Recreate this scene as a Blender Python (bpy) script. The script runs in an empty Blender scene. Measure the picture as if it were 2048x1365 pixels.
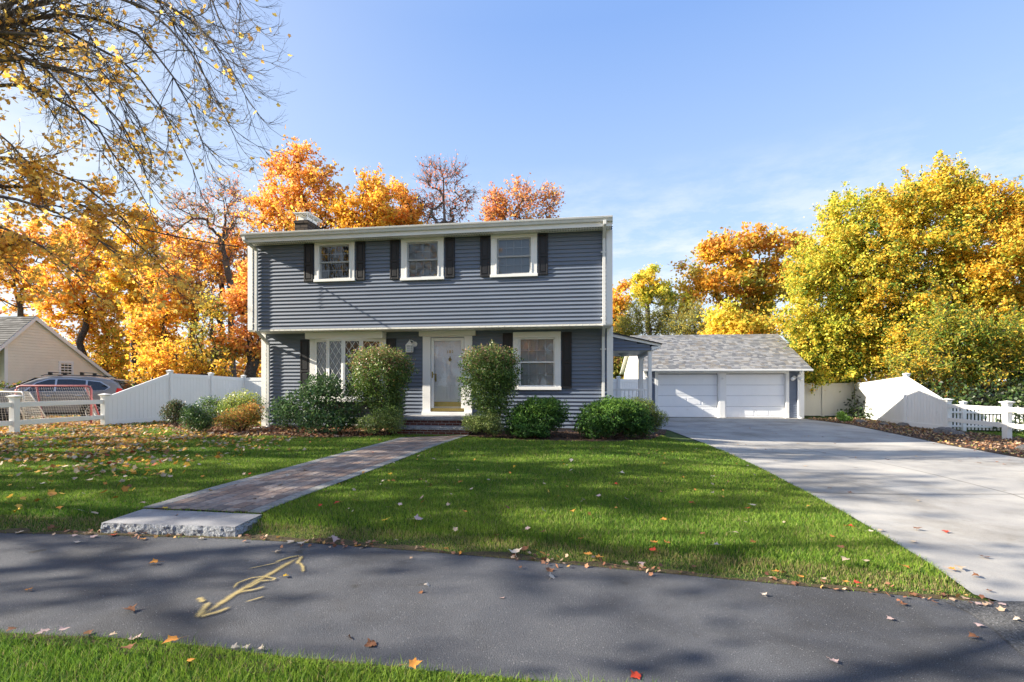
import bpy, math, random
import numpy as np
from mathutils import Vector, Matrix
R = math.radians
rng = np.random.default_rng(7)
random.seed(7)
scene = bpy.context.scene
COL = scene.collection

# ------------------------------------------------------------------ survey helpers
F, HY, CX, H = 960.0, 772.0, 1024.0, 1.35      # measured focal length, horizon row, centre column, eye height
def at(px, py, Y):
    return np.array([(px-CX)*Y/F, Y, H-(py-HY)*Y/F])
def ss(a, b, x):
    t = np.clip((x-a)/(b-a), 0, 1); return t*t*(3-2*t)
EDX = [-40, -4.7, -2.3, 0, 1.6, 2.95, 40]
EDY = [4.75, 4.40, 4.30, 3.85, 3.35, 2.98, 2.2]
def ground_z(X, Y):
    X = np.asarray(X, float); Y = np.asarray(Y, float)
    e = np.interp(X, EDX, EDY)
    z = -0.2*ss(2.5, 7, X)*ss(7, 13, Y)
    z = z + (0.085*ss(e+0.03, e+0.5, Y) - 0.04*ss(6, 12, Y)*ss(0, .1, Y-e))*(1-ss(1, 5, X))
    return z
def gp(px, py):
    Y = 1.35*F/(py-HY)
    for _ in range(12):
        X = (px-CX)*Y/F
        Y = 0.5*Y+0.5*(H-float(ground_z(X, Y)))*F/(py-HY)
    X = (px-CX)*Y/F
    return np.array([X, Y, float(ground_z(X, Y))])

# ------------------------------------------------------------------ materials
def newmat(name):
    m = bpy.data.materials.new(name); m.use_nodes = True
    nt = m.node_tree; b = nt.nodes['Principled BSDF']
    return m, nt, b
def setp(b, **k):
    for n, v in k.items():
        n = {'base': 'Base Color', 'rough': 'Roughness', 'metal': 'Metallic', 'spec': 'Specular IOR Level', 'coat': 'Coat Weight'}.get(n, n)
        b.inputs[n].default_value = (*v, 1) if isinstance(v, tuple) and len(v) == 3 else v
def node(nt, t, **k):
    n = nt.nodes.new(t)
    for a, v in k.items(): setattr(n, a, v)
    return n
def noise(nt, scale, detail=4, rough=.55, coord='Object', vec=None):
    n = node(nt, 'ShaderNodeTexNoise'); n.inputs['Scale'].default_value = scale
    n.inputs['Detail'].default_value = detail; n.inputs['Roughness'].default_value = rough
    if vec is None:
        tc = node(nt, 'ShaderNodeTexCoord'); vec = tc.outputs[coord]
    nt.links.new(vec, n.inputs['Vector'])
    return n
def ramp(nt, fac, stops):
    r = node(nt, 'ShaderNodeValToRGB')
    while len(r.color_ramp.elements) < len(stops): r.color_ramp.elements.new(.5)
    for e, (p, c) in zip(r.color_ramp.elements, stops):
        e.position = p; e.color = (*c, 1) if len(c) == 3 else c
    nt.links.new(fac, r.inputs['Fac']); return r
def bump(nt, b, h, strength, dist):
    bp = node(nt, 'ShaderNodeBump'); bp.inputs['Strength'].default_value = strength; bp.inputs['Distance'].default_value = dist
    nt.links.new(h, bp.inputs['Height']); nt.links.new(bp.outputs['Normal'], b.inputs['Normal']); return bp
def mix(nt, fac, a, b, blend='MIX'):
    m = node(nt, 'ShaderNodeMix', data_type='RGBA', blend_type=blend)
    for s, v in ((m.inputs[0], fac), (m.inputs[6], a), (m.inputs[7], b)):
        if hasattr(v, 'is_linked') or hasattr(v, 'links'): nt.links.new(v, s)
        else: s.default_value = v if not isinstance(v, tuple) else (*v, 1)
    return m.outputs[2]
def paint(name, col, rough=.5, var=.12, scale=3, bmp=0.0, spec=.4, grime=True):
    m, nt, b = newmat(name)
    n = noise(nt, scale, 6)
    c2 = tuple(max(0, c*(1-var)) for c in col)
    r = ramp(nt, n.outputs['Fac'], [(.3, c2), (.65, col)])
    nt.links.new(r.outputs['Color'], b.inputs['Base Color'])
    setp(b, rough=rough, spec=spec)
    if bmp:
        n2 = noise(nt, 60, 4); bump(nt, b, n2.outputs['Fac'], bmp, .004)
    return m
def speckle(name, dark, light, s1, s2, bs, bd, rough=.9, stain=False, fleck=None, lo=.32, hi=.62):
    m, nt, b = newmat(name)
    n = noise(nt, s1, 3, .7); r = ramp(nt, n.outputs['Fac'], [(lo, dark), (hi, light)])
    col = r.outputs['Color']
    n2 = noise(nt, s2, 5); r2 = ramp(nt, n2.outputs['Fac'], [(.3, (.72, .72, .74)), (.7, (1.15, 1.13, 1.1))])
    col = mix(nt, 1.0, col, r2.outputs['Color'], 'MULTIPLY')
    if stain:                                            # blotches, drips and faint tyre polish
        n4 = noise(nt, .55, 7, .68); r4 = ramp(nt, n4.outputs['Fac'], [(.36, (.72, .70, .67)), (.50, (1, 1, 1)), (.66, (1.12, 1.11, 1.09))]); col = mix(nt, 1.0, col, r4.outputs['Color'], 'MULTIPLY')
        n5 = noise(nt, 4.5, 2, .4); r5 = ramp(nt, n5.outputs['Fac'], [(.22, (.68, .64, .56)), (.30, (1, 1, 1))]); col = mix(nt, 1.0, col, r5.outputs['Color'], 'MULTIPLY')
    if fleck:
        v = node(nt, 'ShaderNodeTexVoronoi'); v.inputs['Scale'].default_value = fleck[0]
        tc = node(nt, 'ShaderNodeTexCoord'); nt.links.new(tc.outputs['Object'], v.inputs['Vector'])
        w = node(nt, 'ShaderNodeSeparateColor'); nt.links.new(v.outputs['Color'], w.inputs[0])
        rr = ramp(nt, w.outputs[0], [(fleck[1], (0, 0, 0)), (min(1, fleck[1]+.02), (1, 1, 1))])
        col = mix(nt, rr.outputs['Color'], col, fleck[2])
    nt.links.new(col, b.inputs['Base Color']); setp(b, rough=rough, spec=.3)
    n3 = noise(nt, s1*.8, 4, .7); bump(nt, b, n3.outputs['Fac'], bs, bd)
    return m
def vcol_mat(name, rough=.6, transl=.0, spec=.3, bmp=None, var=None, boost=1):
    m, nt, b = newmat(name)
    a = node(nt, 'ShaderNodeAttribute', attribute_name='col')
    c = a.outputs['Color']
    if var:
        n = noise(nt, var, 4); r = ramp(nt, n.outputs['Fac'], [(.3, (.7, .7, .7)), (.7, (1.2, 1.2, 1.2))])
        c = mix(nt, 1.0, c, r.outputs['Color'], 'MULTIPLY')
    nt.links.new(c, b.inputs['Base Color']); setp(b, rough=rough, spec=spec)
    if bmp:
        n3 = noise(nt, bmp[0], 4, .7); bump(nt, b, n3.outputs['Fac'], bmp[1], bmp[2])
    if boost != 1: c = mix(nt, 1.0, c, (boost, boost, boost), 'MULTIPLY'); nt.links.new(c, b.inputs['Base Color'])
    if transl:
        t = node(nt, 'ShaderNodeBsdfTranslucent'); nt.links.new(c, t.inputs['Color'])
        ms = node(nt, 'ShaderNodeMixShader'); ms.inputs[0].default_value = transl
        nt.links.new(b.outputs[0], ms.inputs[1]); nt.links.new(t.outputs[0], ms.inputs[2])
        nt.links.new(ms.outputs[0], nt.nodes['Material Output'].inputs['Surface'])
    return m

M = {}
M['white'] = paint('white_trim_paint', (.86, .855, .83), .45, .06, 2)
M['bright'] = paint('bright_door_paint', (.93, .94, .95), .4, .03, 1)
M['vinyl'] = paint('white_vinyl', (.88, .88, .87), .35, .04, 1.5)
M['vinyl_warm'] = paint('almond_vinyl', (.66, .64, .57), .4, .05, 1.5)
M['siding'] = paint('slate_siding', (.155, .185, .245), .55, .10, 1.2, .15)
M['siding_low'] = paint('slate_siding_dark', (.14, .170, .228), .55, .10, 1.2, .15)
M['shutter'] = paint('black_shutter', (.012, .013, .017), .45, .2, 4)
M['grey_sash'] = paint('grey_sash', (.38, .39, .40), .5, .06, 3)
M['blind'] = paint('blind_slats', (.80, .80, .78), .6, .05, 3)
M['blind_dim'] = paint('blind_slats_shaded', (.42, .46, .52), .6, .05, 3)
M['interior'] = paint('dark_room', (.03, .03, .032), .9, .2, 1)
M['curtain'] = paint('sheer_curtain', (.17, .165, .16), .9, .2, 5)
M['brass'] = paint('brass', (.55, .42, .16), .3, .2, 10); M['brass'].node_tree.nodes['Principled BSDF'].inputs['Metallic'].default_value = .9
M['dark_metal'] = paint('dark_metal', (.02, .02, .022), .4, .2, 10)
M['gutter'] = paint('gutter_paint', (.74, .735, .71), .4, .12, 2.5)
M['soffit'] = paint('soffit_vinyl', (.80, .78, .71), .5, .06, 2)
M['cream'] = paint('cream_clapboard', (.88, .81, .66), .6, .08, 1.5)
M['granite'] = speckle('granite', (.15, .15, .16), (.36, .36, .37), 220, 6, .35, .004)
M['granite_rough'] = speckle('split_granite', (.13, .14, .155), (.40, .42, .45), 60, 9, .9, .02)
M['asphalt'] = speckle('asphalt', (.030, .033, .041), (.185, .192, .212), 200, 1.3, 1.0, .012, .85, fleck=(230, .985, (.30, .30, .31)), lo=.34, hi=.68, stain=True)
M['old_asphalt'] = speckle('worn_asphalt', (.02, .02, .022), (.17, .17, .17), 110, 3, 1, .014, .9, fleck=(160, .97, (.3, .3, .3)))
M['concrete'] = speckle('concrete_slab', (.31, .30, .28), (.42, .405, .38), 160, .9, .3, .004, .9, stain=True)
M['mulch'] = speckle('bark_mulch', (.018, .011, .008), (.12, .07, .045), 45, 4, 1, .04, .95)
M['soil'] = speckle('lawn_soil', (.015, .03, .006), (.07, .12, .018), 40, 1.2, .8, .02, .95)
M['far_ground'] = speckle('far_ground', (.06, .05, .02), (.16, .12, .04), 3, .3, .5, .05, .95)
M['rock'] = speckle('boulder', (.07, .07, .075), (.20, .19, .185), 25, 3, .8, .03, .9)
M['bark'] = speckle('tree_bark', (.03, .024, .02), (.13, .11, .095), 14, 2, .9, .03, .95)
M['bark_grey'] = speckle('grey_bark', (.07, .06, .055), (.22, .19, .17), 14, 2, .9, .03, .95)
M['leaf'] = vcol_mat('autumn_leaf', .55, .55, boost=1.3)
M['green_leaf'] = vcol_mat('evergreen_leaf', .42, .3, .45, boost=1.45)
M['needle'] = vcol_mat('needle_spray', .6, .35, boost=1.2)
M['grass'] = vcol_mat('grass_blade', .6, .35, .2, boost=1.2)
M['litter'] = vcol_mat('dry_leaf', .65, .18, .3, var=20)
M['paver'] = vcol_mat('paver', .85, 0, .25, (180, .5, .004), 25)
M['shingle'] = vcol_mat('asphalt_shingle', .9, 0, .2, (150, .6, .004), 30)
M['car'] = paint('grey_car_paint', (.17, .17, .18), .4, .04, 1); setp(M['car'].node_tree.nodes['Principled BSDF'], coat=.5, metal=.1)
M['car_glass'] = paint('tinted_glass', (.012, .014, .018), .05, .1, 1, spec=.8)
M['windshield'] = paint('windshield_glass', (.10, .19, .26), .05, .1, 1, spec=.9)
M['chrome'] = paint('chrome', (.5, .5, .51), .35, .05, 3); setp(M['chrome'].node_tree.nodes['Principled BSDF'], metal=1.0)
M['tyre'] = paint('tyre_rubber', (.015, .015, .016), .8, .2, 20)
M['tail'] = paint('tail_lamp', (.45, .02, .015), .2, .1, 4)
M['red_pipe'] = paint('faded_red_pipe', (.42, .13, .14), .6, .25, 8)
M['net'] = paint('goal_net', (.62, .58, .52), .8, .1, 8)
M['old_white'] = paint('weathered_white_pipe', (.62, .58, .54), .6, .15, 8)
M['yellow'] = paint('yellow_plastic', (.62, .58, .03), .5, .15, 20)
M['cable'] = paint('cable', (.03, .03, .03), .6, .2, 4)
M['stem'] = paint('shrub_stem', (.07, .05, .035), .9, .3, 12)
M['lamp_glass'] = paint('lamp_glass', (.5, .52, .55), .15, .05, 6)
def glass_mat(nm='window_glass', tint=(.80, .84, .87, 1), add=.03):
    m, nt, b = newmat(nm)
    tr = node(nt, 'ShaderNodeBsdfTransparent'); tr.inputs[0].default_value = tint
    gl = node(nt, 'ShaderNodeBsdfGlossy'); gl.inputs['Roughness'].default_value = .02; gl.inputs['Color'].default_value = (.9, .95, 1, 1)
    n = noise(nt, 1.7, 2); bp = node(nt, 'ShaderNodeBump'); bp.inputs['Strength'].default_value = .06; bp.inputs['Distance'].default_value = .05
    nt.links.new(n.outputs['Fac'], bp.inputs['Height']); nt.links.new(bp.outputs['Normal'], gl.inputs['Normal'])
    fr = node(nt, 'ShaderNodeFresnel'); fr.inputs[0].default_value = 1.5
    mm = node(nt, 'ShaderNodeMath', operation='MULTIPLY_ADD'); mm.inputs[1].default_value = 1.05; mm.inputs[2].default_value = add
    nt.links.new(fr.outputs[0], mm.inputs[0])
    ms = node(nt, 'ShaderNodeMixShader'); nt.links.new(mm.outputs[0], ms.inputs[0])
    nt.links.new(tr.outputs[0], ms.inputs[1]); nt.links.new(gl.outputs[0], ms.inputs[2])
    nt.links.new(ms.outputs[0], nt.nodes['Material Output'].inputs['Surface']); return m
M['glass'] = glass_mat(); M['clear_glass'] = glass_mat('storm_glass', (.97, .98, 1, 1), .02)
def brick_mat(name, c1, c2, mortar, bw, bh, ms=.01, scale=1.0):
    m, nt, b = newmat(name)
    tc = node(nt, 'ShaderNodeTexCoord')
    t = node(nt, 'ShaderNodeTexBrick'); nt.links.new(tc.outputs['UV'], t.inputs['Vector'])
    t.inputs['Scale'].default_value = scale; t.inputs['Brick Width'].default_value = bw; t.inputs['Row Height'].default_value = bh
    t.inputs['Mortar Size'].default_value = ms; t.inputs['Color1'].default_value = (*c1, 1); t.inputs['Color2'].default_value = (*c2, 1); t.inputs['Mortar'].default_value = (*mortar, 1)
    n = noise(nt, 30, 5); r = ramp(nt, n.outputs['Fac'], [(.3, (.65, .65, .65)), (.7, (1.2, 1.2, 1.2))])
    nt.links.new(mix(nt, 1.0, t.outputs['Color'], r.outputs['Color'], 'MULTIPLY'), b.inputs['Base Color'])
    setp(b, rough=.9, spec=.2)
    inv = node(nt, 'ShaderNodeMath', operation='SUBTRACT'); inv.inputs[0].default_value = 1; nt.links.new(t.outputs['Fac'], inv.inputs[1])
    bump(nt, b, inv.outputs[0], .8, .01); return m
M['brick'] = brick_mat('stoop_brick', (.16, .06, .045), (.10, .045, .04), (.30, .26, .24), .2, .068, .008)
M['chimney_stone'] = brick_mat('chimney_stone', (.10, .075, .055), (.05, .042, .038), (.025, .02, .018), .34, .13, .018)
def spray_mat():
    m, nt, b = newmat('yellow_spray_paint')
    setp(b, base=(.52, .40, .17), rough=.85, spec=.2)
    uv = node(nt, 'ShaderNodeUVMap'); sep = node(nt, 'ShaderNodeSeparateXYZ'); nt.links.new(uv.outputs[0], sep.inputs[0])
    n = noise(nt, 150, 3, .9); n2 = noise(nt, 22, 4, .7)
    a = node(nt, 'ShaderNodeMath', operation='MULTIPLY_ADD'); a.inputs[1].default_value = .9; nt.links.new(n.outputs['Fac'], a.inputs[0]); nt.links.new(n2.outputs['Fac'], a.inputs[2])
    s = node(nt, 'ShaderNodeMath', operation='SUBTRACT'); nt.links.new(sep.outputs['Y'], s.inputs[0])
    h = node(nt, 'ShaderNodeMath', operation='MULTIPLY'); h.inputs[1].default_value = .62; nt.links.new(a.outputs[0], h.inputs[0]); nt.links.new(h.outputs[0], s.inputs[1])
    k = node(nt, 'ShaderNodeMath', operation='MULTIPLY_ADD'); k.inputs[1].default_value = 2.2; k.inputs[2].default_value = .24; k.use_clamp = True; nt.links.new(s.outputs[0], k.inputs[0])
    q = node(nt, 'ShaderNodeMath', operation='MULTIPLY'); q.inputs[1].default_value = .78; nt.links.new(k.outputs[0], q.inputs[0]); nt.links.new(q.outputs[0], b.inputs['Alpha']); return m
M['spray'] = spray_mat()

# ------------------------------------------------------------------ mesh builders
def link(o, parent=None):
    COL.objects.link(o)
    if parent is not None: o.parent = parent
    return o
def tag(o, label=None, cat=None, group=None, kind=None):
    if label: o['label'] = label
    if cat: o['category'] = cat
    if group: o['group'] = group
    if kind: o['kind'] = kind
    return o
def empty(name, loc=(0, 0, 0), rz=0, label=None, cat=None, group=None):
    o = bpy.data.objects.new(name, None); o.empty_display_size = .2
    o.location = [float(c) for c in loc]; o.rotation_euler = (0, 0, rz); link(o)
    return tag(o, label, cat, group)
def raw(name, V, P, mat, parent=None, col=None, uv=None, smooth=False):
    """V (n,3); P (m,k) array or list of such arrays; col per vertex; uv per loop"""
    V = np.asarray(V, np.float32)
    Ps = P if isinstance(P, list) else [P]
    Ps = [np.asarray(p, np.int32) for p in Ps if len(p)]
    me = bpy.data.meshes.new(name)
    nl = sum(p.size for p in Ps); npoly = sum(len(p) for p in Ps)
    me.vertices.add(len(V)); me.vertices.foreach_set('co', V.ravel())
    me.loops.add(nl); me.polygons.add(npoly)
    me.loops.foreach_set('vertex_index', np.concatenate([p.ravel() for p in Ps]))
    st = []; o = 0
    for p in Ps:
        st.append(o+np.arange(len(p))*p.shape[1]); o += p.size
    me.polygons.foreach_set('loop_start', np.concatenate(st).astype(np.int32))
    if smooth: me.polygons.foreach_set('use_smooth', np.ones(npoly, bool))
    me.update(calc_edges=True)
    if col is not None:
        a = me.color_attributes.new('col', 'FLOAT_COLOR', 'POINT')
        c = np.ones((len(V), 4), np.float32); c[:, :3] = col; a.data.foreach_set('color', c.ravel())
    if uv is not None:
        l = me.uv_layers.new(name='UVMap'); l.data.foreach_set('uv', np.asarray(uv, np.float32).ravel())
    if mat is not None: me.materials.append(mat)
    return link(bpy.data.objects.new(name, me), parent)

class MB:
    def __init__(s): s.v = []; s.f = []; s.c = []
    def add(s, verts, faces, col=None):
        o = len(s.v); s.v += [tuple(map(float, p)) for p in verts]
        s.f += [tuple(i+o for i in f) for f in faces]
        s.c += [col or (1, 1, 1)]*len(verts); return s
    def box(s, x0, x1, y0, y1, z0, z1, col=None):
        p = [(x0, y0, z0), (x1, y0, z0), (x1, y1, z0), (x0, y1, z0), (x0, y0, z1), (x1, y0, z1), (x1, y1, z1), (x0, y1, z1)]
        return s.add(p, [(0, 3, 2, 1), (4, 5, 6, 7), (0, 1, 5, 4), (1, 2, 6, 5), (2, 3, 7, 6), (3, 0, 4, 7)], col)
    def hexa(s, p, col=None):
        return s.add(p, [(0, 3, 2, 1), (4, 5, 6, 7), (0, 1, 5, 4), (1, 2, 6, 5), (2, 3, 7, 6), (3, 0, 4, 7)], col)
    def quad(s, a, b, c, d, col=None): return s.add([a, b, c, d], [(0, 1, 2, 3)], col)
    def prism(s, poly, off, col=None):
        """poly list of 3d pts, extruded by vector off"""
        n = len(poly); q = [tuple(np.array(p)+np.array(off)) for p in poly]
        return s.add(list(poly)+q, [tuple(range(n))[::-1], tuple(range(n, 2*n))]+[(i, (i+1) % n, n+(i+1) % n, n+i) for i in range(n)], col)
    def tube(s, pts, r, n=8, col=None, cap=True):
        pts = [np.array(p, float) for p in pts]
        if not hasattr(r, '__len__'): r = [r]*len(pts)
        vs = []; fs = []
        for i, p in enumerate(pts):
            d = pts[min(i+1, len(pts)-1)]-pts[max(i-1, 0)]; d = d/(np.linalg.norm(d)+1e-9)
            a = np.cross(d, (0, 0, 1) if abs(d[2]) < .9 else (1, 0, 0)); a /= np.linalg.norm(a); b = np.cross(d, a)
            for k in range(n):
                t = 2*math.pi*k/n; vs.append(p+r[i]*(a*math.cos(t)+b*math.sin(t)))
        for i in range(len(pts)-1):
            for k in range(n): fs.append((i*n+k, i*n+(k+1) % n, (i+1)*n+(k+1) % n, (i+1)*n+k))
        if cap: fs += [tuple(range(n))[::-1], tuple((len(pts)-1)*n+k for k in range(n))]
        return s.add(vs, fs, col)
    def build(s, name, mat, parent=None, bevel=0, smooth=False, uv=False):
        me = bpy.data.meshes.new(name); me.from_pydata(s.v, [], s.f); me.update()
        a = me.color_attributes.new('col', 'FLOAT_COLOR', 'POINT')
        c = np.ones((len(s.v), 4), np.float32); c[:, :3] = np.array(s.c); a.data.foreach_set('color', c.ravel())
        if uv:
            l = me.uv_layers.new(name='UVMap')
            for p in me.polygons:
                n = p.normal
                for li in p.loop_indices:
                    q = me.vertices[me.loops[li].vertex_index].co
                    if abs(n.z) > .7: l.data[li].uv = (q.x, q.y)
                    elif abs(n.y) >= abs(n.x): l.data[li].uv = (q.x, q.z)
                    else: l.data[li].uv = (q.y, q.z)
        if smooth:
            for p in me.polygons: p.use_smooth = True
        me.materials.append(mat)
        o = link(bpy.data.objects.new(name, me), parent)
        if bevel:
            md = o.modifiers.new('bevel', 'BEVEL'); md.width = bevel; md.segments = 2; md.limit_method = 'ANGLE'
        return o
def inside(px, py, poly):
    poly = np.asarray(poly); c = np.zeros(len(px), bool); j = len(poly)-1
    for i in range(len(poly)):
        xi, yi = poly[i][:2]; xj, yj = poly[j][:2]
        m = ((yi > py) != (yj > py)) & (px < (xj-xi)*(py-yi)/(yj-yi+1e-12)+xi)
        c ^= m; j = i
    return c
def resample(pts, n):
    pts = np.asarray(pts, float); d = np.r_[0, np.cumsum(np.linalg.norm(np.diff(pts, axis=0), axis=1))]
    t = np.linspace(0, d[-1], n); return np.stack([np.interp(t, d, pts[:, k]) for k in range(pts.shape[1])], 1)
def smooth_line(pts, n, it=3):
    p = resample(pts, n)
    for _ in range(it): p[1:-1] = (p[:-2]+2*p[1:-1]+p[2:])/4
    return p
def ruled(name, A, B, mat, lift, nu=24, kind=None, parent=None, jit=0):
    """sheet between two edge polylines (xy) laid on the ground"""
    n = len(A); V = []
    for i in range(n):
        for k in range(nu+1):
            p = A[i]*(1-k/nu)+B[i]*k/nu; V.append((p[0], p[1], float(ground_z(p[0], p[1]))+lift))
    V = np.array(V); idx = lambda i, k: i*(nu+1)+k
    P = np.array([(idx(i, k), idx(i, k+1), idx(i+1, k+1), idx(i+1, k)) for i in range(n-1) for k in range(nu)])
    a, b, c = V[P[0][0]], V[P[0][1]], V[P[0][2]]
    if np.cross(b-a, c-a)[2] < 0: P = P[:, ::-1]
    o = raw(name, V, P, mat, parent, smooth=True)
    if kind: o['kind'] = kind
    return o

# ------------------------------------------------------------------ camera, light, world
cam = bpy.data.cameras.new('camera'); co = bpy.data.objects.new('camera', cam); COL.objects.link(co)
co.location = (0, 0, H); co.rotation_euler = (R(90), 0, 0)
cam.sensor_width = 36; cam.lens = F/2048*36; cam.shift_y = (HY-682.5)/2048; cam.clip_end = 3000; cam.clip_start = .05
scene.camera = co
EL, AZ = R(26.0), math.atan2(-.998, -.069)           # sun low on the left
tosun = Vector((-.998*math.cos(EL), -.069*math.cos(EL), math.sin(EL))).normalized()
sl = bpy.data.lights.new('sun', 'SUN'); sl.energy = 14; sl.angle = R(.4); sl.color = (1, .91, .76)
so = bpy.data.objects.new('sun', sl); COL.objects.link(so); so.rotation_euler = tosun.to_track_quat('Z', 'Y').to_euler()
w = bpy.data.worlds.new('World'); scene.world = w; w.use_nodes = True
nt = w.node_tree; bg = nt.nodes['Background']
sky = node(nt, 'ShaderNodeTexSky', sky_type='NISHITA'); sky.sun_disc = False
sky.sun_elevation = EL; sky.sun_rotation = AZ % (2*math.pi)
sky.air_density = 1.0; sky.dust_density = 0.6; sky.ozone_density = 2.0; sky.altitude = 50
tc = node(nt, 'ShaderNodeTexCoord'); sp = node(nt, 'ShaderNodeSeparateXYZ'); nt.links.new(tc.outputs['Generated'], sp.inputs[0])
mp = node(nt, 'ShaderNodeMapping'); mp.inputs['Scale'].default_value = (1, 1, 3.2); nt.links.new(tc.outputs['Generated'], mp.inputs[0])
cn = noise(nt, 5.5, 9, .66, vec=mp.outputs[0])
cr = ramp(nt, cn.outputs['Fac'], [(.42, (0, 0, 0)), (.62, (.95, .95, .95))])
elr = ramp(nt, sp.outputs['Z'], [(.02, (1, 1, 1)), (.22, (.9, .9, .9)), (.42, (0, 0, 0))])
hz = ramp(nt, sp.outputs['Z'], [(.0, (.55, .55, .55)), (.16, (.30, .30, .30)), (.5, (.10, .10, .10))])
cf = mix(nt, 1.0, cr.outputs['Color'], elr.outputs['Color'], 'MULTIPLY')
cf2 = mix(nt, 1.0, cf, hz.outputs['Color'], 'ADD')
grad = ramp(nt, sp.outputs['Z'], [(.0, (.80, .86, .93)), (.10, (.69, .79, .92)), (.28, (.44, .60, .86)), (.60, (.22, .38, .76))])
gsc = mix(nt, 1.0, grad.outputs['Color'], (10.4, 10.4, 10.4), 'MULTIPLY')
base = mix(nt, .72, sky.outputs[0], gsc)
col = mix(nt, cf, base, (6.6, 7.0, 7.4))
dt = node(nt, 'ShaderNodeVectorMath', operation='DOT_PRODUCT'); nt.links.new(tc.outputs['Generated'], dt.inputs[0]); dt.inputs[1].default_value = tosun
pw = node(nt, 'ShaderNodeMath', operation='POWER'); mx = node(nt, 'ShaderNodeMath', operation='MAXIMUM'); mx.inputs[1].default_value = 0; nt.links.new(dt.outputs['Value'], mx.inputs[0]); nt.links.new(mx.outputs[0], pw.inputs[0]); pw.inputs[1].default_value = 2.6
col = mix(nt, pw.outputs[0], col, (7.4, 7.5, 7.4))
nt.links.new(col, bg.inputs['Color']); bg.inputs['Strength'].default_value = .15
scene.view_settings.view_transform = 'Standard'; scene.view_settings.look = 'None'; scene.view_settings.exposure = 0
cy = scene.cycles; cy.max_bounces = 6; cy.diffuse_bounces = 3; cy.glossy_bounces = 3; cy.transparent_max_bounces = 10; cy.transmission_bounces = 3; cy.use_denoising = True
#SECTIONS
# ================================================================== GROUND
def gline(pts): return np.array([gp(*p)[:2] for p in pts])
SW_UP = np.vstack([[(-16, 5.0), (-9, 4.72)], gline([(0, 1068), (200, 1072), (480, 1080), (700, 1093), (1000, 1118), (1300, 1146), (1500, 1165), (1750, 1188), (1985, 1212)]), [(4.2, 2.80), (6, 2.6), (14, 2.1)]])
SW_LO = np.vstack([[(-16, 4.3), (-9, 3.3)], gline([(0, 1272), (300, 1287), (560, 1319), (800, 1341), (1100, 1370)]), [(2, 1.92), (6, 1.5), (14, .9)]])
WK_L = smooth_line(gline([(285, 1019), (420, 978), (560, 942), (680, 909), (800, 877)]), 30)
WK_R = smooth_line(gline([(522, 1030), (620, 990), (720, 953), (820, 914), (880, 891), (938, 872)]), 30)
DL = np.vstack([gline([(1985, 1212), (1900, 1157), (1800, 1092), (1700, 1032), (1600, 978), (1500, 927), (1400, 884), (1338, 861)]), [(4.4, 17), (5.6, 20.5), (6.2, 23.6)]])
DR = np.vstack([[(9.9, 2.3), (10.4, 6)], gline([(2048, 918), (1950, 900), (1840, 879), (1700, 850), (1606, 838)]), [(14.4, 23.6)]])
def drive_x(y):
    return np.interp(y, DL[:, 1], DL[:, 0]), np.interp(y, DR[:, 1], DR[:, 0])

# one sheet to the horizon
def axis(a, b, st, far):
    c = np.arange(a, b+1e-6, st); o1 = []; x = b; d = st
    while x < far: d *= 1.35; x += d; o1.append(x)
    o2 = []; x = a; d = st
    while x > -far: d *= 1.35; x -= d; o2.append(x)
    return np.r_[o2[::-1], c, o1]
gx = axis(-15, 17, .25, 1500); gy = axis(0, 26, .25, 1500)
XX, YY = np.meshgrid(gx, gy)
ZZ = ground_z(XX, YY)-.012
nx, ny = len(gx), len(gy)
I = (np.arange(ny-1)[:, None]*nx+np.arange(nx-1)[None]).ravel()
ground = raw('ground', np.stack([XX.ravel(), YY.ravel(), ZZ.ravel()], 1), np.stack([I, I+1, I+nx+1, I+nx], 1), M['soil'], smooth=True)
ground['kind'] = 'structure'

ruled('sidewalk', smooth_line(SW_LO, 90), smooth_line(SW_UP, 90), M['asphalt'], .010, 6, 'structure')
# broken old asphalt where the path meets the driveway
oa_u = gline([(1905, 1203), (1985, 1213)]); 
MBo = MB()
pts = [*gline([(1880, 1203), (1975, 1209), (1995, 1207)]), (3.3, 2.97), (4.2, 2.81), (6, 2.61), (9, 2.3), (9, 1.6), (6, 1.55), (4.0, 1.9), *gline([(2048, 1318), (1985, 1262), (1935, 1228)])]
MBo.add([(p[0], p[1], float(ground_z(*p))+.0145) for p in pts], [tuple(range(len(pts)))[::-1]])
tag(MBo.build('worn_asphalt', M['old_asphalt']), kind='structure')
# bare soil showing between the lawn and the asphalt
M['verge'] = speckle('verge_soil', (.04, .03, .015), (.13, .10, .05), 70, 5, 1, .02, .95)
up_ = smooth_line(SW_UP[:-3], 240); lo_ = smooth_line(SW_LO[:-4], 240); rj = np.random.default_rng(3)
def jag(n, a): q = rj.normal(0, 1, n); q = (q+np.roll(q, 1)+np.roll(q, 2))/1.7; return a*(1+.45*q)
ruled('verge_soil', up_+[0, -.012], up_+np.stack([np.zeros(240), jag(240, .075)], 1), M['verge'], .013, 3, 'structure')
ruled('verge_soil', lo_-np.stack([np.zeros(240), jag(240, .07)], 1), lo_+np.stack([np.zeros(240), np.abs(jag(240, .012))], 1), M['verge'], .0125, 3, 'structure')
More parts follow.
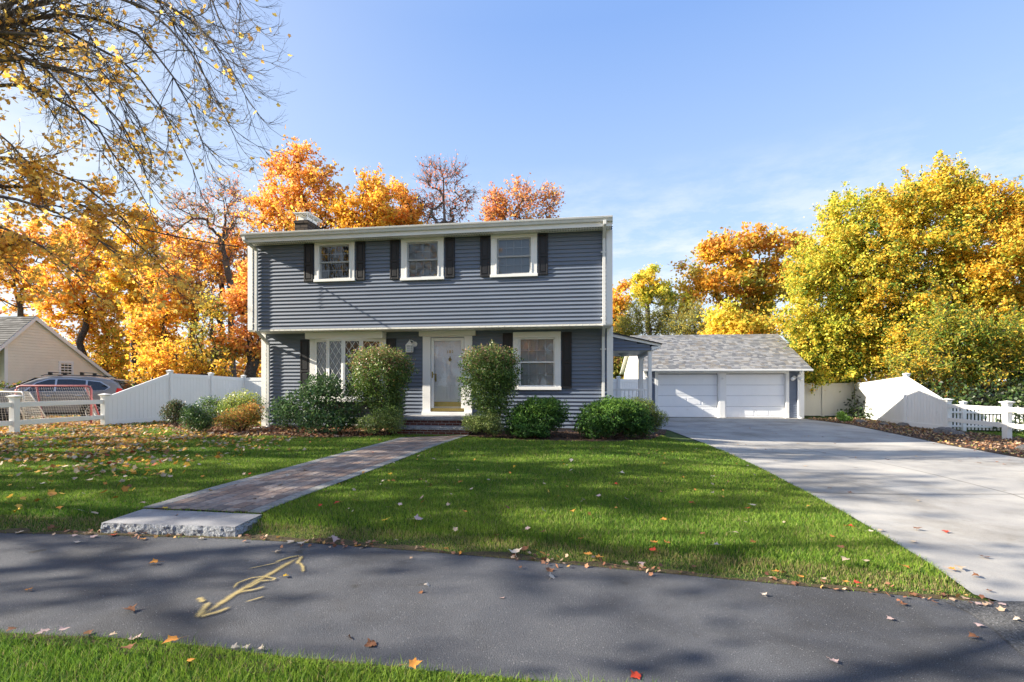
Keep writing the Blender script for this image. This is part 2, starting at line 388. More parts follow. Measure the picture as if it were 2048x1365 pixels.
# driveway
ys = np.linspace(2.62, 23.5, 90); xl, xr = drive_x(ys)
xl = np.where(ys < 2.95, 2.95+(2.95-ys)*2, xl)
ruled('driveway', np.stack([xl, ys], 1), np.stack([xr, ys], 1), M['concrete'], .005, 20, 'structure')
M['joint'] = paint('slab_joint', (.13, .125, .12), .95, .3, 6)
mj = MB()
def joint(a, b, wd=.012, n=40):
    a = np.array(a, float); b = np.array(b, float); d = (b-a)/np.linalg.norm(b-a); nrm = np.array([-d[1], d[0]])*wd/2
    for i in range(n):
        p = a+(b-a)*i/n; q = a+(b-a)*(i+1)/n
        mj.quad(*[(r[0], r[1], float(ground_z(*r))+.0085) for r in (p-nrm, q-nrm, q+nrm, p+nrm)])
joint((5.0, 3.05), (6.2, 5.95)); joint((6.2, 5.95), (8.7, 23.3))
for y in (5.95, 9.1, 12.3, 15.6, 19.2):
    a, b = drive_x(y); joint((a+.02, y), (b-.02, y))
tag(mj.build('driveway_joints', M['joint']), kind='structure')

# brick walk: every paver is modelled inside the one surface
mw = MB(); nW = 7; L = 7.9
wl = resample(WK_L, 200); wr = resample(WK_R, 200)
def wpt(s, t):                                        # s 0..1 along, t 0..1 across
    k = s*199; i = min(int(k), 198); f = k-i
    a = wl[i]*(1-f)+wl[i+1]*f; b = wr[i]*(1-f)+wr[i+1]*f
    return a*(1-t)+b*t
def paver(s0, s1, t0, t1, col, g=.006):
    gs, gt = g/L, g/1.25
    s0 += gs/2; s1 -= gs/2; t0 += gt/2; t1 -= gt/2
    if s1-s0 < .002: return
    dz = rng.uniform(-.0015, .0015); base = []
    bs, bt = .006/L, .006/1.25
    top = [(s0+bs, t0+bt), (s0+bs, t1-bt), (s1-bs, t1-bt), (s1-bs, t0+bt)]; low = [(s0, t0), (s0, t1), (s1, t1), (s1, t0)]
    for lst, h in ((low, .016), (top, .023)):
        for s, t in lst:
            p = wpt(min(max(s, 0), 1), t); base.append((p[0], p[1], float(ground_z(*p))+h+dz))
    mw.add(base, [(7, 6, 5, 4), (0, 4, 5, 1), (1, 5, 6, 2), (2, 6, 7, 3), (3, 7, 4, 0)][::1], col)
pal = [(.27, .19, .15), (.32, .235, .19), (.22, .165, .14), (.36, .28, .23), (.28, .23, .20), (.20, .165, .15)]
edge = .115
for k in range(nW-0):
    t0 = edge+(1-2*edge)*k/nW; t1 = edge+(1-2*edge)*(k+1)/nW
    st = .235/L; off = (k % 2)*.5+rng.uniform(-.08, .08)
    for j in range(-1, int(1/st)+2):
        a, b = (j+off)*st, (j+1+off)*st
        a, b = max(a, 0.0), min(b, 1)
        if b > a: paver(a, b, t0, t1, tuple(np.array(pal[rng.integers(len(pal))])*rng.uniform(.85, 1.15)))
for (t0, t1) in ((0, edge), (1-edge, 1)):
    st = .235/L
    for j in range(int(1/st)+1):
        a, b = j*st, min((j+1)*st, 1)
        if b > a: paver(a, b, t0, t1, tuple(np.array((.27, .265, .25))*rng.uniform(.85, 1.12)))
wk = mw.build('walkway', M['paver']); wk['kind'] = 'structure'
# check winding of paver tops
me = wk.data; me.update()
if sum(1 for p in me.polygons if p.normal.z < -.5) > 10: me.flip_normals()
ruled('walkway_bed', wl[::4], wr[::4], M['mulch'], .012, 6, 'structure')

# granite slab at the foot of the walk
def slab(name, top, bot, depth_dirs, parent=None, n=60, m=7, amp=.014, seed=1):
    """top,bot: 4 corners FL, FR, BR, BL ; rough front and sides, smooth sawn top"""
    r = np.random.default_rng(seed); tp = [np.array(p) for p in top]; bt = [np.array(p) for p in bot]
    c = sum(tp)/4
    smo = MB(); smo.add(tp, [(0, 1, 2, 3)])
    o1 = smo.build(name, M['granite'], parent)
    rg = MB()
    for (i, j) in ((0, 1), (1, 2), (3, 0), (2, 3)):
        ln = np.linalg.norm(tp[j]-tp[i]); nn = max(6, int(n*ln/1.3))
        d = (tp[j]-tp[i])/ln; out = np.cross(d, (0, 0, 1)); V = []
        nz = r.normal(0, 1, (m+1, nn+1))
        for _ in range(1): nz = (nz+np.roll(nz, 1, 1)*.7+np.roll(nz, 1, 0)*.5)/1.5
        big = np.interp(np.arange(nn+1), np.linspace(0, nn, max(4, nn//6)), r.normal(0, 1, max(4, nn//6)))
        for a in range(m+1):
            for b in range(nn+1):
                f = b/nn; h = a/m
                p = (tp[i]*(1-f)+tp[j]*f)*(1-h)+(bt[i]*(1-f)+bt[j]*f)*h
                k = amp*(.45*nz[a, b]+.4*big[b]+.8*math.sin(h*3.1)) if 0 < a and 0 < b < nn else 0
                p = p+out*(abs(k) if a == m else k)+np.array([0, 0, -.0]); V.append(p)
        rg.add(V, [(a*(nn+1)+b, (a+1)*(nn+1)+b, (a+1)*(nn+1)+b+1, a*(nn+1)+b+1) for a in range(m) for b in range(nn)])
    o2 = rg.build('rough_face', M['granite_rough'], o1)
    return o1
def zt(px, py, z):
    Y = (H-z)*F/(py-HY); return np.array([(px-CX)*Y/F, Y, z])
T = [zt(203, 1046, 0.095), zt(470, 1054, 0.095), zt(524, 1029, 0.095), zt(287, 1018, 0.095)]
st = slab('granite_step', T, [T[0]*[1, 1, 0]+[-.01, -.01, -.02], T[1]*[1, 1, 0]+[.02, -.03, -.02], T[2]*[1, 1, 0], T[3]*[1, 1, 0]], None)
tag(st, 'grey granite step with rough split front edge at the end of the brick walk', 'step')

# spray painted double arrow
msp = MB(); spuv = []
def stroke(pts, wd):
    wd *= 1.4
    g = np.array([gp(p[0]/2.56, 840+p[1]/2.56) for p in pts]); p = smooth_line(g[:, :2], max(6, 5*len(pts)), 1)
    n = len(p); k0 = len(msp.v); V = []
    for i in range(n):
        d = p[min(i+1, n-1)]-p[max(i-1, 0)]; d /= np.linalg.norm(d)+1e-9; nn = np.array([-d[1], d[0]])
        e = min(1, 4*min(i, n-1-i)/n+.35)
        for f, u in ((-1, 0), (0, 1), (1, 0)):
            q = p[i]+nn*f*wd; V.append((q[0], q[1], .0165+.0004*stroke.k)); spuv.append((i/n, u*e))
    stroke.k += 1
    msp.add(V, [f for i in range(n-1) for f in ((i*3, i*3+3, i*3+4, i*3+1), (i*3+1, i*3+4, i*3+5, i*3+2))])
stroke.k = 0
stroke([(1010, 1030), (1100, 972), (1200, 905), (1290, 850), (1400, 790), (1470, 748), (1550, 705)], .042)
stroke([(1550, 702), (1480, 715), (1400, 742)], .03); stroke([(1440, 738), (1340, 760), (1260, 776)], .014)
stroke([(1548, 705), (1528, 735), (1522, 752)], .030); stroke([(1535, 740), (1550, 765), (1552, 795)], .024)
stroke([(1008, 1032), (1040, 985), (1075, 942)], .038); stroke([(1005, 1028), (1110, 1000), (1190, 970)], .034)
stroke([(1012, 925), (1030, 935), (1040, 950)], .035); stroke([(1250, 950), (1300, 935), (1360, 917)], .016)
stroke([(1190, 885), (1215, 850), (1290, 822), (1400, 812)], .022); stroke([(1400, 835), (1330, 840), (1280, 870), (1220, 880)], .026)
stroke([(1215, 900), (1300, 885), (1366, 866)], .030); stroke([(1340, 815), (1410, 828), (1380, 842)], .022)
me = bpy.data.meshes.new('painted_arrow'); me.from_pydata(msp.v, [], msp.f); l = me.uv_layers.new(name='UVMap')
for lp in me.loops: l.data[lp.index].uv = spuv[lp.vertex_index]
me.materials.append(M['spray'])
tag(link(bpy.data.objects.new('painted_arrow', me)), 'yellow spray-painted double-headed arrow on the asphalt path', 'road marking')

# planting beds
bl_f = smooth_line(gline([(300, 846), (350, 858), (410, 870), (470, 874), (545, 873), (640, 878), (720, 876), (778, 873), (806, 866)]), 40)
bl_b = resample(np.array([(-12.6, 16.4), (-9, 15.6), (-7.5, 15.1), (-2.8, 14.3), (-2.75, 13.2)]), 40)
ruled('mulch_bed', bl_f, bl_b, M['mulch'], .012, 20, 'structure')
br_f = smooth_line(gline([(915, 871), (960, 876), (1040, 882), (1150, 884), (1240, 885), (1300, 882), (1330, 870), (1334, 860)]), 40)
br_b = resample(np.array([(-1.55, 13.2), (-1.5, 13.95), (2.8, 13.4), (4.3, 15.0), (4.35, 15.6)]), 40)
ruled('mulch_bed', br_f, br_b, M['mulch'], .012, 20, 'structure')
rb_f = DR[1:-1]; rb_b = np.array([(15.5, 6), (15, 10.2), (15, 12), (15.1, 14), (15.2, 17), (15.8, 19.5), (16.2, 22.5)])
ruled('mulch_bed', resample(rb_f, 60), resample(rb_b, 60), M['mulch'], .010, 16, 'structure')

HOUSE_POLY = np.array([(-8.2, 14.9), (2.8, 13.3), (4.4, 24), (-7, 25)])
def on_bed(x, y):
    m = inside(x, y, np.vstack([bl_f, bl_b[::-1]])) | inside(x, y, np.vstack([br_f, br_b[::-1]])) | inside(x, y, np.vstack([resample(rb_f, 60), resample(rb_b, 60)[::-1]]))
    return m
WKP = np.vstack([WK_L, WK_R[::-1]]); SLP = np.array([t[:2] for t in T])
def on_hard(x, y):
    lo = np.interp(x, SW_LO[:, 0], SW_LO[:, 1]); up = np.interp(x, SW_UP[:, 0], SW_UP[:, 1])
    a, b = drive_x(y)
    return ((y > lo-.01) & (y < up+.01)) | ((x > a-.02) & (x < b+.02) & (y > 2)) | inside(x, y, WKP) | inside(x, y, SLP) | ((x > 2.9) & (y < 3) & (y > 1))

# grass blades
def lawn(name, label, bands):
    Vs = []; Cs = []
    for (y0, y1, x0f, x1f, dens, h, wd) in bands:
        x0, x1 = min(x0f(y0), x0f(y1)), max(x1f(y0), x1f(y1))
        n = int((x1-x0)*(y1-y0)*dens); x = rng.uniform(x0, x1, n); y = rng.uniform(y0, y1, n)
        k = (x > x0f(y)) & (x < x1f(y)) & ~on_hard(x+rng.normal(0, .018, n), y+rng.normal(0, .022, n)) & ~on_bed(x, y) & ~inside(x, y, HOUSE_POLY)
        # thin, scruffy verge right at the asphalt
        up = np.interp(x, SW_UP[:, 0], SW_UP[:, 1]); dv = y-up
        k &= ~((dv > 0) & (dv < .22) & (rng.random(n) > .42+dv*3))
        x = x[k]; y = y[k]; n = len(x); dv = dv[k]
        z = ground_z(x, y)-.014
        pat = np.sin(x*2.3+np.sin(y*1.7)*2)*.5+np.sin(y*3.1+x*.9)*.5+np.sin(x*7.1+y*5.3)*.3
        hh = h*rng.uniform(.5, 1.15, n)*(1+.12*pat); hh = np.where((dv > 0) & (dv < .3), hh*(.45+dv*1.6), hh)
        a = rng.uniform(0, 2*np.pi, n); t = rng.uniform(0, 2*np.pi, n); ln = rng.uniform(.1, .75, n)*hh
        dx, dy = np.cos(a)*wd/2, np.sin(a)*wd/2; lx, ly = np.cos(t)*ln, np.sin(t)*ln
        P0 = np.stack([x-dx, y-dy, z], 1); P1 = np.stack([x+dx, y+dy, z], 1)
        P2 = np.stack([x+dx*.7+lx*.35, y+dy*.7+ly*.35, z+hh*.62], 1); P3 = np.stack([x-dx*.7+lx*.35, y-dy*.7+ly*.35, z+hh*.62], 1)
        P4 = np.stack([x+lx, y+ly, z+hh], 1)
        Vs.append(np.stack([P0, P1, P2, P3, P4], 1))
        g1 = np.array([.085, .185, .022]); g2 = np.array([.26, .36, .045]); g3 = np.array([.34, .29, .13]); g4 = np.array([.045, .10, .022])
        pat2 = np.sin(x*.9+1.3*np.sin(y*.7))*np.sin(y*1.15+.8*np.sin(x*.6)); u = np.clip(rng.random(n)*.7+.14*pat+.20*pat2+.14, 0, 1)[:, None]; c = g1*(1-u)+g2*u
        dk = rng.random(n) < .22; c[dk] = g4*rng.uniform(.8, 1.2, dk.sum())[:, None]
        dry = rng.random(n) < np.where((dv > 0) & (dv < .35), .5, .07+.05*np.clip(pat, 0, 1)); c[dry] = g3*rng.uniform(.6, 1.1, dry.sum())[:, None]
        c = c*rng.uniform(.8, 1.2, n)[:, None]
        Cs.append(np.repeat(c[:, None], 5, 1))
    V = np.concatenate(Vs).reshape(-1, 3); C = np.concatenate(Cs).reshape(-1, 3); n = len(V)//5; b = np.arange(n)*5
    o = raw(name, V, [np.stack([b, b+1, b+2, b+3], 1), np.stack([b+3, b+2, b+4], 1)], M['grass'], col=C)
    return tag(o, label, 'grass', kind='stuff')
fl = lambda y: -1.09*y-.6
fr = lambda y: np.minimum(1.09*y+.6, np.where(y > 3, drive_x(y)[0]+.05, 30))
lawn('lawn_grass', 'mown green lawn grass in front of the blue house', [
    (2.9, 4.4, fl, fr, 17000, .050, .0038), (4.4, 6, fl, fr, 11000, .050, .005), (6, 8.5, fl, fr, 6000, .05, .0072),
    (8.5, 12, fl, fr, 2600, .06, .011), (12, 15.5, fl, lambda y: 0*y+4.2, 1500, .06, .014), (15.5, 19, fl, lambda y: 0*y-7, 700, .06, .02)])
lawn('verge_grass', 'longer verge grass on the near side of the asphalt path', [
    (1.6, 2.75, lambda y: -1.1*y-.5, lambda y: 0*y+1.6, 21000, .062, .0038)])
lawn('side_grass', 'thin grass strip by the picket fence beyond the driveway', [
    (10, 16, lambda y: 0*y+14.2, lambda y: 0*y+16.8, 900, .05, .012)])
# moss along the lower edge of the path
nm = 5200; xm = rng.uniform(-2.2, 1.5, nm); lo = np.interp(xm, SW_LO[:, 0], SW_LO[:, 1]); ym = lo-rng.gamma(1.6, .022, nm)*np.clip((xm+2.4)*.8, .2, 1)
r_ = rng.uniform(.006, .014, nm); a = rng.uniform(0, 6.28, nm); zm = ground_z(xm, ym)+rng.uniform(0, .016, nm)
tri = np.stack([np.stack([xm+np.cos(a+q)*r_, ym+np.sin(a+q)*r_, zm+rng.uniform(-.006, .008, nm)], 1) for q in (0, 2.1, 4.2)], 1).reshape(-1, 3)
cm = np.repeat(np.array([.17, .24, .03])*rng.uniform(.6, 1.2, (nm, 1)), 3, 0)
tag(raw('moss', tri, np.arange(nm*3).reshape(-1, 3), M['grass'], col=cm), 'bright green moss creeping over the edge of the asphalt path', 'moss', kind='stuff')
# ================================================================== HOUSE
TH = R(8.05); OX, OY = -1.954, 14.0; cth, sth = math.cos(TH), math.sin(TH)
def hu(px, v=0.0):
    k = (px-CX)/F; return (k*(OY+v*cth)-OX-v*sth)/(cth+k*sth)
def hz(px, py, v=0.0):
    u = hu(px, v); Y = OY-u*sth+v*cth; return H-(py-HY)*Y/F
def siding(mb, x0, x1, z0, z1, v, holes=(), e=.105, pr=.026, clip=None, lip=True):
    """horizontal clapboards facing -y; each course slants out to its lower edge"""
    n = int(math.ceil((z1-z0)/e))
    for i in range(n):
        a = z0+i*e; b = min(a+e, z1); segs = [(x0, x1)]
        if clip: s = clip((a+b)/2); segs = [s] if s[1] > s[0] else []
        for (h0, h1, k0, k1) in holes:
            if k0 < b-.02 and k1 > a+.02:
                ns = []
                for (p, q) in segs:
                    if h0 > p: ns.append((p, min(q, h0)))
                    if h1 < q: ns.append((max(p, h1), q))
                segs = [s for s in ns if s[1]-s[0] > 1e-3]
        for (p, q) in segs:
            m = a+(b-a)*.88
            c = a+(b-a)*.52; mb.quad((p, v-pr, a), (q, v-pr, a), (q, v-pr*.16, c), (p, v-pr*.16, c)); mb.quad((p, v-pr*.16, c), (q, v-pr*.16, c), (q, v-.001, b), (p, v-.001, b))
            mb.quad((p, v, a), (q, v, a), (q, v-pr, a), (p, v-pr, a))
house = empty('house', (OX, OY, 0), -TH, 'two storey blue-grey clapboard house with white trim and black shutters', 'house')
VU = -0.72                                            # upper storey overhang
uL, uR = hu(524), hu(1226)
UL, UR = hu(497, VU), hu(1225, VU)
z_uf0 = hz(860, 653.5, VU); z_soff = hz(860, 468.5, -1.08)   # upper siding bottom / top
z_base = .16
z_lt = z_uf0
W = dict(a=(hu(640, VU), hu(700.5, VU), hz(670, 559, VU), hz(670, 491, VU)), b=(hu(815, VU), hu(877, VU), hz(846, 556, VU), hz(846, 485, VU)),
         c=(hu(994, VU), hu(1062, VU), hz(1028, 549.5, VU), hz(1028, 477, VU)), d=(hu(1038), hu(1110), hz(1074, 774, 0), hz(1074, 676, 0)))
# --- walls
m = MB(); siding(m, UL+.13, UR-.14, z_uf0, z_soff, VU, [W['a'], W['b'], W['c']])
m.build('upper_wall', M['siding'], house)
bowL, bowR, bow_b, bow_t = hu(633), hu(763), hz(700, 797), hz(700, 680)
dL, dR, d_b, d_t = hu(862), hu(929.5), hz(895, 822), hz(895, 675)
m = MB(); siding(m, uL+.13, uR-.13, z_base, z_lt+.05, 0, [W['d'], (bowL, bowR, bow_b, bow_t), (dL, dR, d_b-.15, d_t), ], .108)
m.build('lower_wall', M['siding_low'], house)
m = MB(); m.box(uL+.02, uR-.02, .02, 7.6, -.25, z_base+.02); m.build('foundation', M['concrete'], house)
DEP = 8.2
GL, GR = hu(480.5, -1.2), hu(1225.5, -1.2)
m = MB(); m.box(uL+.01, uL+.06, .05, 7.6, z_base, 5.6); m.box(uR-.06, uR-.01, .05, 7.6, z_base, 5.6); m.box(uL, uR, 7.55, 7.6, z_base, 5.6)
m.box(UL+.01, UL+.06, VU+.02, .3, z_uf0, 5.6); m.box(UR-.06, UR-.01, VU+.02, .3, z_uf0, 5.6)
m.box(uL+.05, uR-.05, .9, .95, z_base, 5.6); m.box(uL+.05, uR-.05, .04, .9, 2.95, 3.0)
m.build('side_walls', M['siding_low'], house)
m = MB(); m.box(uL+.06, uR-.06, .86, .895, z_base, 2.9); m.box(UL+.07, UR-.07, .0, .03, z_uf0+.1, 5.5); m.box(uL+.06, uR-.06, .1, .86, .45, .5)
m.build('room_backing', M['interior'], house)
# --- corner boards
def board(name, x0, x1, z0, z1, v, pr, mat='white', par=house, bev=.004):
    m = MB(); m.box(x0, x1, v-pr, v+.03, z0, z1); return m.build(name, M[mat], par, bev)
board('corner_board', UL, UL+.15, z_uf0-.02, z_soff, VU, .035); board('corner_board', UR-.165, UR, z_uf0-.02, z_soff, VU, .035)
board('corner_board', uL, uL+.15, z_base-.06, z_lt, 0, .035); board('corner_board', uR-.17, uR, z_base-.06, z_lt, 0, .035)
# --- overhang soffit, starter strip
m = MB(); m.box(UL, UR, VU-.002, .02, z_uf0-.05, z_uf0-.005)
m.box(UL+.02, UR-.02, VU-.022, VU-.004, z_uf0-.055, z_uf0-.003)
for k in range(60): 
    x = UL+.1+k*(UR-UL-.2)/59; m.box(x, x+.012, VU-.0255, VU-.020, z_uf0-.045, z_uf0-.015)
m.build('overhang_soffit', M['soffit'], house, .003)
# --- eave: soffit, fascia, gutter, roof
z_e = z_soff; EV = VU-.36; z_ft = z_e+.17
m = MB(); m.box(GL+.05, GR-.03, EV, VU+.02, z_e, z_e+.025); m.build('eave_soffit', M['soffit'], house); m = MB()
for k in range(150):
    x = UL-.05+k*(UR-UL+.02)/149; m.box(x, x+.022, VU-.14, VU-.11, z_e-.0045, z_e+.004); m.box(x, x+.022, VU-.30, VU-.27, z_e-.0045, z_e+.004)
m.build('soffit_vents', M['cable'], house)['kind'] = 'stuff'
m = MB(); m.box(GL+.03, GR-.01, EV-.022, EV, z_e-.015, z_ft+.03); m.build('fascia', M['white'], house, .004)
m = MB(); gp_ = [(EV-.022, z_ft-.075), (EV-.085, z_ft-.07), (EV-.10, z_ft-.02), (EV-.125, z_ft+.01), (EV-.135, z_ft+.05), (EV-.125, z_ft+.055), (EV-.115, z_ft+.045), (EV-.03, z_ft+.03)]
m.prism([(GL, a, b) for a, b in gp_], (GR-GL, 0, 0)); m.build('gutter', M['gutter'], house, .003)
slope = .275; yr = 3.55; zr = z_ft+.05+slope*(yr-EV)
m = MB(); x0, x1 = GL+.02, GR
m.quad((x0, EV-.05, z_ft+.045), (x1, EV-.05, z_ft+.045), (x1, yr, zr), (x0, yr, zr)); m.quad((x0, yr, zr), (x1, yr, zr), (x1, 8.1, z_ft+.05), (x0, 8.1, z_ft+.05))
m.quad((x0, EV-.05, z_ft+.005), (x0, yr, zr-.05), (x1, yr, zr-.05), (x1, EV-.05, z_ft+.005)); m.quad((x0, yr, zr-.05), (x0, 8.1, z_ft), (x1, 8.1, z_ft), (x1, yr, zr-.05))
roof = m.build('roof', M['shingle'], house)
for xx, n_ in ((x0-.012, 1), (x1+.006, -1)):           # rake boards and gable ends
    m = MB(); m.prism([(xx, EV-.04, z_ft-.14), (xx, EV-.04, z_ft+.05), (xx, yr, zr+.01), (xx, 8.1, z_ft+.05), (xx, 8.1, z_ft-.1), (xx, yr, zr-.17)], (.02*n_, 0, 0)); m.build('rake_board', M['white'], house)
for xx in (UL+.03, UR-.03): m = MB(); m.prism([(xx, VU+.05, 5.5), (xx, VU+.05, z_ft-.02), (xx, yr, zr-.07), (xx, 7.6, z_ft+.02), (xx, 7.6, 5.5)], (.02, 0, 0)); m.build('gable_wall', M['siding_low'], house)
# --- downspouts
def downspout(pts, name='downspout', par=house, mat='gutter', straps=()):
    m = MB()
    for a, b in zip(pts[:-1], pts[1:]):
        a, b = np.array(a, float), np.array(b, float); d = b-a; d /= np.linalg.norm(d)
        s = np.array([1, 0, 0]); f = np.cross(d, s); f /= np.linalg.norm(f); s = np.cross(f, d); a = a-d*.01; b = b+d*.01
        q = [a-s*.04-f*.03, a+s*.04-f*.03, a+s*.04+f*.03, a-s*.04+f*.03, b-s*.04-f*.03, b+s*.04-f*.03, b+s*.04+f*.03, b-s*.04+f*.03]
        m.hexa(q)
    for (x, y, z) in straps: m.box(x-.085, x+.085, y-.036, y-.028, z, z+.03)
    return m.build(name, M[mat], par, .008)
dx = hu(512.5, VU-.07); yv = VU-.07; dx2 = hu(537, -.06)
downspout([(dx-.11, EV-.08, z_ft-.06), (dx-.10, EV-.08, z_ft-.12), (dx, yv, z_e-.14), (dx, yv, z_uf0-.04), (dx2, -.07, z_uf0-.36), (dx2, -.07, .10), (dx2-.05, -.16, .06), (dx2-.42, -.30, .04)], straps=[(dx, yv+.03, z_uf0+.15), (dx2, -.04, 2.2)])
dx = hu(1208, VU-.07); dx2 = hu(1206.5, -.06)
downspout([(dx, EV-.08, z_ft-.06), (dx, EV-.08, z_ft-.14), (dx, yv, z_e-.22), (dx, yv, z_uf0-.04), (dx2, -.07, z_uf0-.26), (dx2, -.07, .12), (dx2-.05, -.2, .08)], straps=[(dx, yv+.03, z_e-.6), (dx, yv+.03, z_uf0+.12), (dx2, -.04, 2.35)])
# --- chimney
m = MB(); ch = MB()
v0 = 3.9; cu0, cu1 = hu(589, v0), hu(615.5, v0); ztop = hz(600, 441, v0); zcap = hz(600, 427, v0)
ch.box(cu0, cu1, v0, v0+.95, 5.5, ztop-.12); ch.box(cu0-.03, cu1+.03, v0-.03, v0+.98, ztop-.12, ztop)
chim = ch.build('chimney', M['chimney_stone'], house, .012, uv=True)
m.box(cu0-.05, cu1+.05, v0-.05, v0+1.0, zcap, zcap+.025); m.build('chimney_cap', M['gutter'], chim)
for x in (cu0+.05, cu1-.05):
    for y in (v0+.05, v0+.45, v0+.9): m = MB(); m.box(x-.012, x+.012, y-.012, y+.012, ztop, zcap); m.build('cap_post', M['gutter'], chim)
m = MB(); m.box(cu0+.08, cu1-.08, v0+.12, v0+.83, ztop-.01, zcap-.1); m.build('flue', M['soffit'], chim)

# --- windows
def dhwindow(o, v, cw, cols, rows, top=None, sash='grey_sash', case='white', blind=1.0, bmat='blind_dim', sill=.02, par=house, pr=.055, fr=.035, curtain=False, name='window', mid=.5):
    x0, x1, z0, z1 = o; L, Rr, T_, B_ = cw
    tz = top if top else z1+T_
    m = MB(); m.box(x0-L, x0, v-pr, v+.06, z0, z1); m.box(x1, x1+Rr, v-pr, v+.06, z0, z1); m.box(x0-L, x1+Rr, v-pr-.001, v+.06, z1, tz)
    m.box(x0-L-sill, x1+Rr+sill, v-pr-.02, v+.06, z0-B_, z0)
    w = m.build(name, M[case], par, .006)
    m = MB(); e = .022                                   # inner stop moulding
    for a in ((x0-.03, x0, z0, z1), (x1, x1+.03, z0, z1), (x0-.03, x1+.03, z1, z1+.03)): m.box(a[0], a[1], v-pr-e*.6, v-pr+.002, a[2], a[3])
    m.build('moulding', M[case], w, .004)
    zm = z0+(z1-z0)*mid; s = .045
    for nm, a, b, yy in (('upper_sash', zm-.02, z1, v-.012), ('lower_sash', z0, zm+.025, v+.016)):
        m = MB(); yb = yy+.026
        m.box(x0, x0+s, yy, yb, a, b); m.box(x1-s, x1, yy, yb, a, b); m.box(x0+s, x1-s, yy, yb, b-s, b); m.box(x0+s, x1-s, yy, yb, a, a+s); sh = m.build(nm, M[sash], w, .004)
        m = MB(); m.quad((x0+s, yy+.010, a+s), (x1-s, yy+.010, a+s), (x1-s, yy+.010, b-s), (x0+s, yy+.010, b-s)); m.build('pane', M['glass'], sh)
        m = MB(); gw = .008
        for i in range(1, cols): x = x0+s+(x1-x0-2*s)*i/cols; m.box(x-gw, x+gw, yy+.014, yy+.022, a+s, b-s)
        for i in range(1, rows): z = a+s+(b-a-2*s)*i/rows; m.box(x0+s, x1-s, yy+.0145, yy+.0215, z-gw, z+gw)
        m.build('grille', M['white' if sash == 'white' else 'grey_sash'], sh)
    m = MB(); z = z1-.02; zb = z1-(z1-z0)*blind; k = 0
    while z > zb:
        if curtain: break
        m.quad((x0+.01, v+.095, z), (x1-.01, v+.095, z), (x1-.01, v+.075, z-.028), (x0+.01, v+.075, z-.028)); z -= .026
    if curtain:
        n = 60
        for i in range(n):
            a, b = x0+(x1-x0)*i/n, x0+(x1-x0)*(i+1)/n; m.quad((a, v+.09+.015*math.sin(i*.9), z0), (b, v+.09+.015*math.sin(i*.9+.9), z0), (b, v+.09+.015*math.sin(i*.9+.9), z1), (a, v+.09+.015*math.sin(i*.9), z1))
    m.build('curtain' if curtain else 'blind', M[bmat], w)
    return w
wa = dhwindow(W['a'], VU, (.14, .15, .12, .075), 4, 2, z_soff-.005, curtain=True, bmat='interior')
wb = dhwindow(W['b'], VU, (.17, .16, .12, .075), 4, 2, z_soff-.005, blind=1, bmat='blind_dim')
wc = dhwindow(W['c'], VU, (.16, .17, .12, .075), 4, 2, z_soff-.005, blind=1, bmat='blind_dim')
wd = dhwindow(W['d'], 0, (.165, .165, .165, .09), 4, 2, None, 'white', blind=.97, bmat='blind')
wa['label'] = 'upstairs window nearest the chimney with grey sash'; wd['label'] = 'ground floor window with white sash and closed blind'
# --- shutters
def shutter(x0, x1, z0, z1, v):
    m = MB(); m.box(x0, x1, v-.035, v-.006, z0, z1); s = .045; zm = z0+(z1-z0)*.46
    for a in ((x0, x0+s, z0, z1), (x1-s, x1, z0, z1), (x0+s, x1-s, z0, z0+s*1.3), (x0+s, x1-s, z1-s*1.2, z1), (x0+s, x1-s, zm-s*.6, zm+s*.6)): m.box(a[0], a[1], v-.052, v-.034, a[2], a[3])
    for a, b in ((z0+s*1.3, zm-s*.6), (zm+s*.6, z1-s*1.2)): m.box(x0+s+.025, x1-s-.025, v-.046, v-.034, a+.03, b-.03)
    return m.build('shutter', M['shutter'], house, .004)
for a, b, t0, t1 in ((609.5, 627.5, 486, 564.5), (713.5, 731, 480, 561.5), (781, 799, 478, 560), (891.5, 910, 473, 556.5), (961, 980.5, 471, 555), (1077, 1096, 466, 551)):
    shutter(hu(a, VU), hu(b, VU), hz(a, t1, VU), min(hz(a, t0, VU), z_soff-.02), VU)
for a, b, t0, t1 in ((602, 620.5, 680, 797), (774, 792, 678, 795), (1006, 1025, 667, 779), (1124, 1143.5, 665, 777)):
    shutter(hu(a), hu(b), hz(a, t1), hz(a, t0), 0)
# --- bow window with diamond lattice
bx0, bx1 = hu(621), hu(773); zh0, zh1 = hz(700, 681), z_uf0-.055
m = MB(); m.box(bx0, bx1, -.30, .03, zh0+.03, zh1); m.build('bow_header', M['white'], house, .006)
bow = empty('bow_window', (0, 0, 0)); bow.parent = house
xc = (bowL+bowR)/2; hw = (bowR-bowL)/2; sag = .30; Rb = (hw*hw+sag*sag)/(2*sag)
def bowp(x, o=0): 
    return -(math.sqrt(max(0, (Rb+o)**2-(x-xc)**2))-(Rb-sag))-.02
n = 24                                      # curved head and sill
for z0, z1, o, nm in ((zh0-.015, zh0+.035, .05, 'window_head'), (bow_b-.10, bow_b, .06, 'window_sill')):
    m = MB()
    poly = [(bowL+(bowR-bowL)*i/n, bowp(bowL+(bowR-bowL)*i/n, o), z0) for i in range(n+1)]+[(bowR, .05, z0), (bowL, .05, z0)]
    m.prism(poly, (0, 0, z1-z0)); m.build(nm, M['white'], bow, .004)
m = MB(); m.box(bx0, bowL, -.05, .05, bow_b-.1, zh0+.03); m.build('casing', M['white'], bow, .005); m = MB(); m.box(bowR, bx1, -.05, .05, bow_b-.1, zh0+.03); m.build('casing', M['white'], bow, .005)
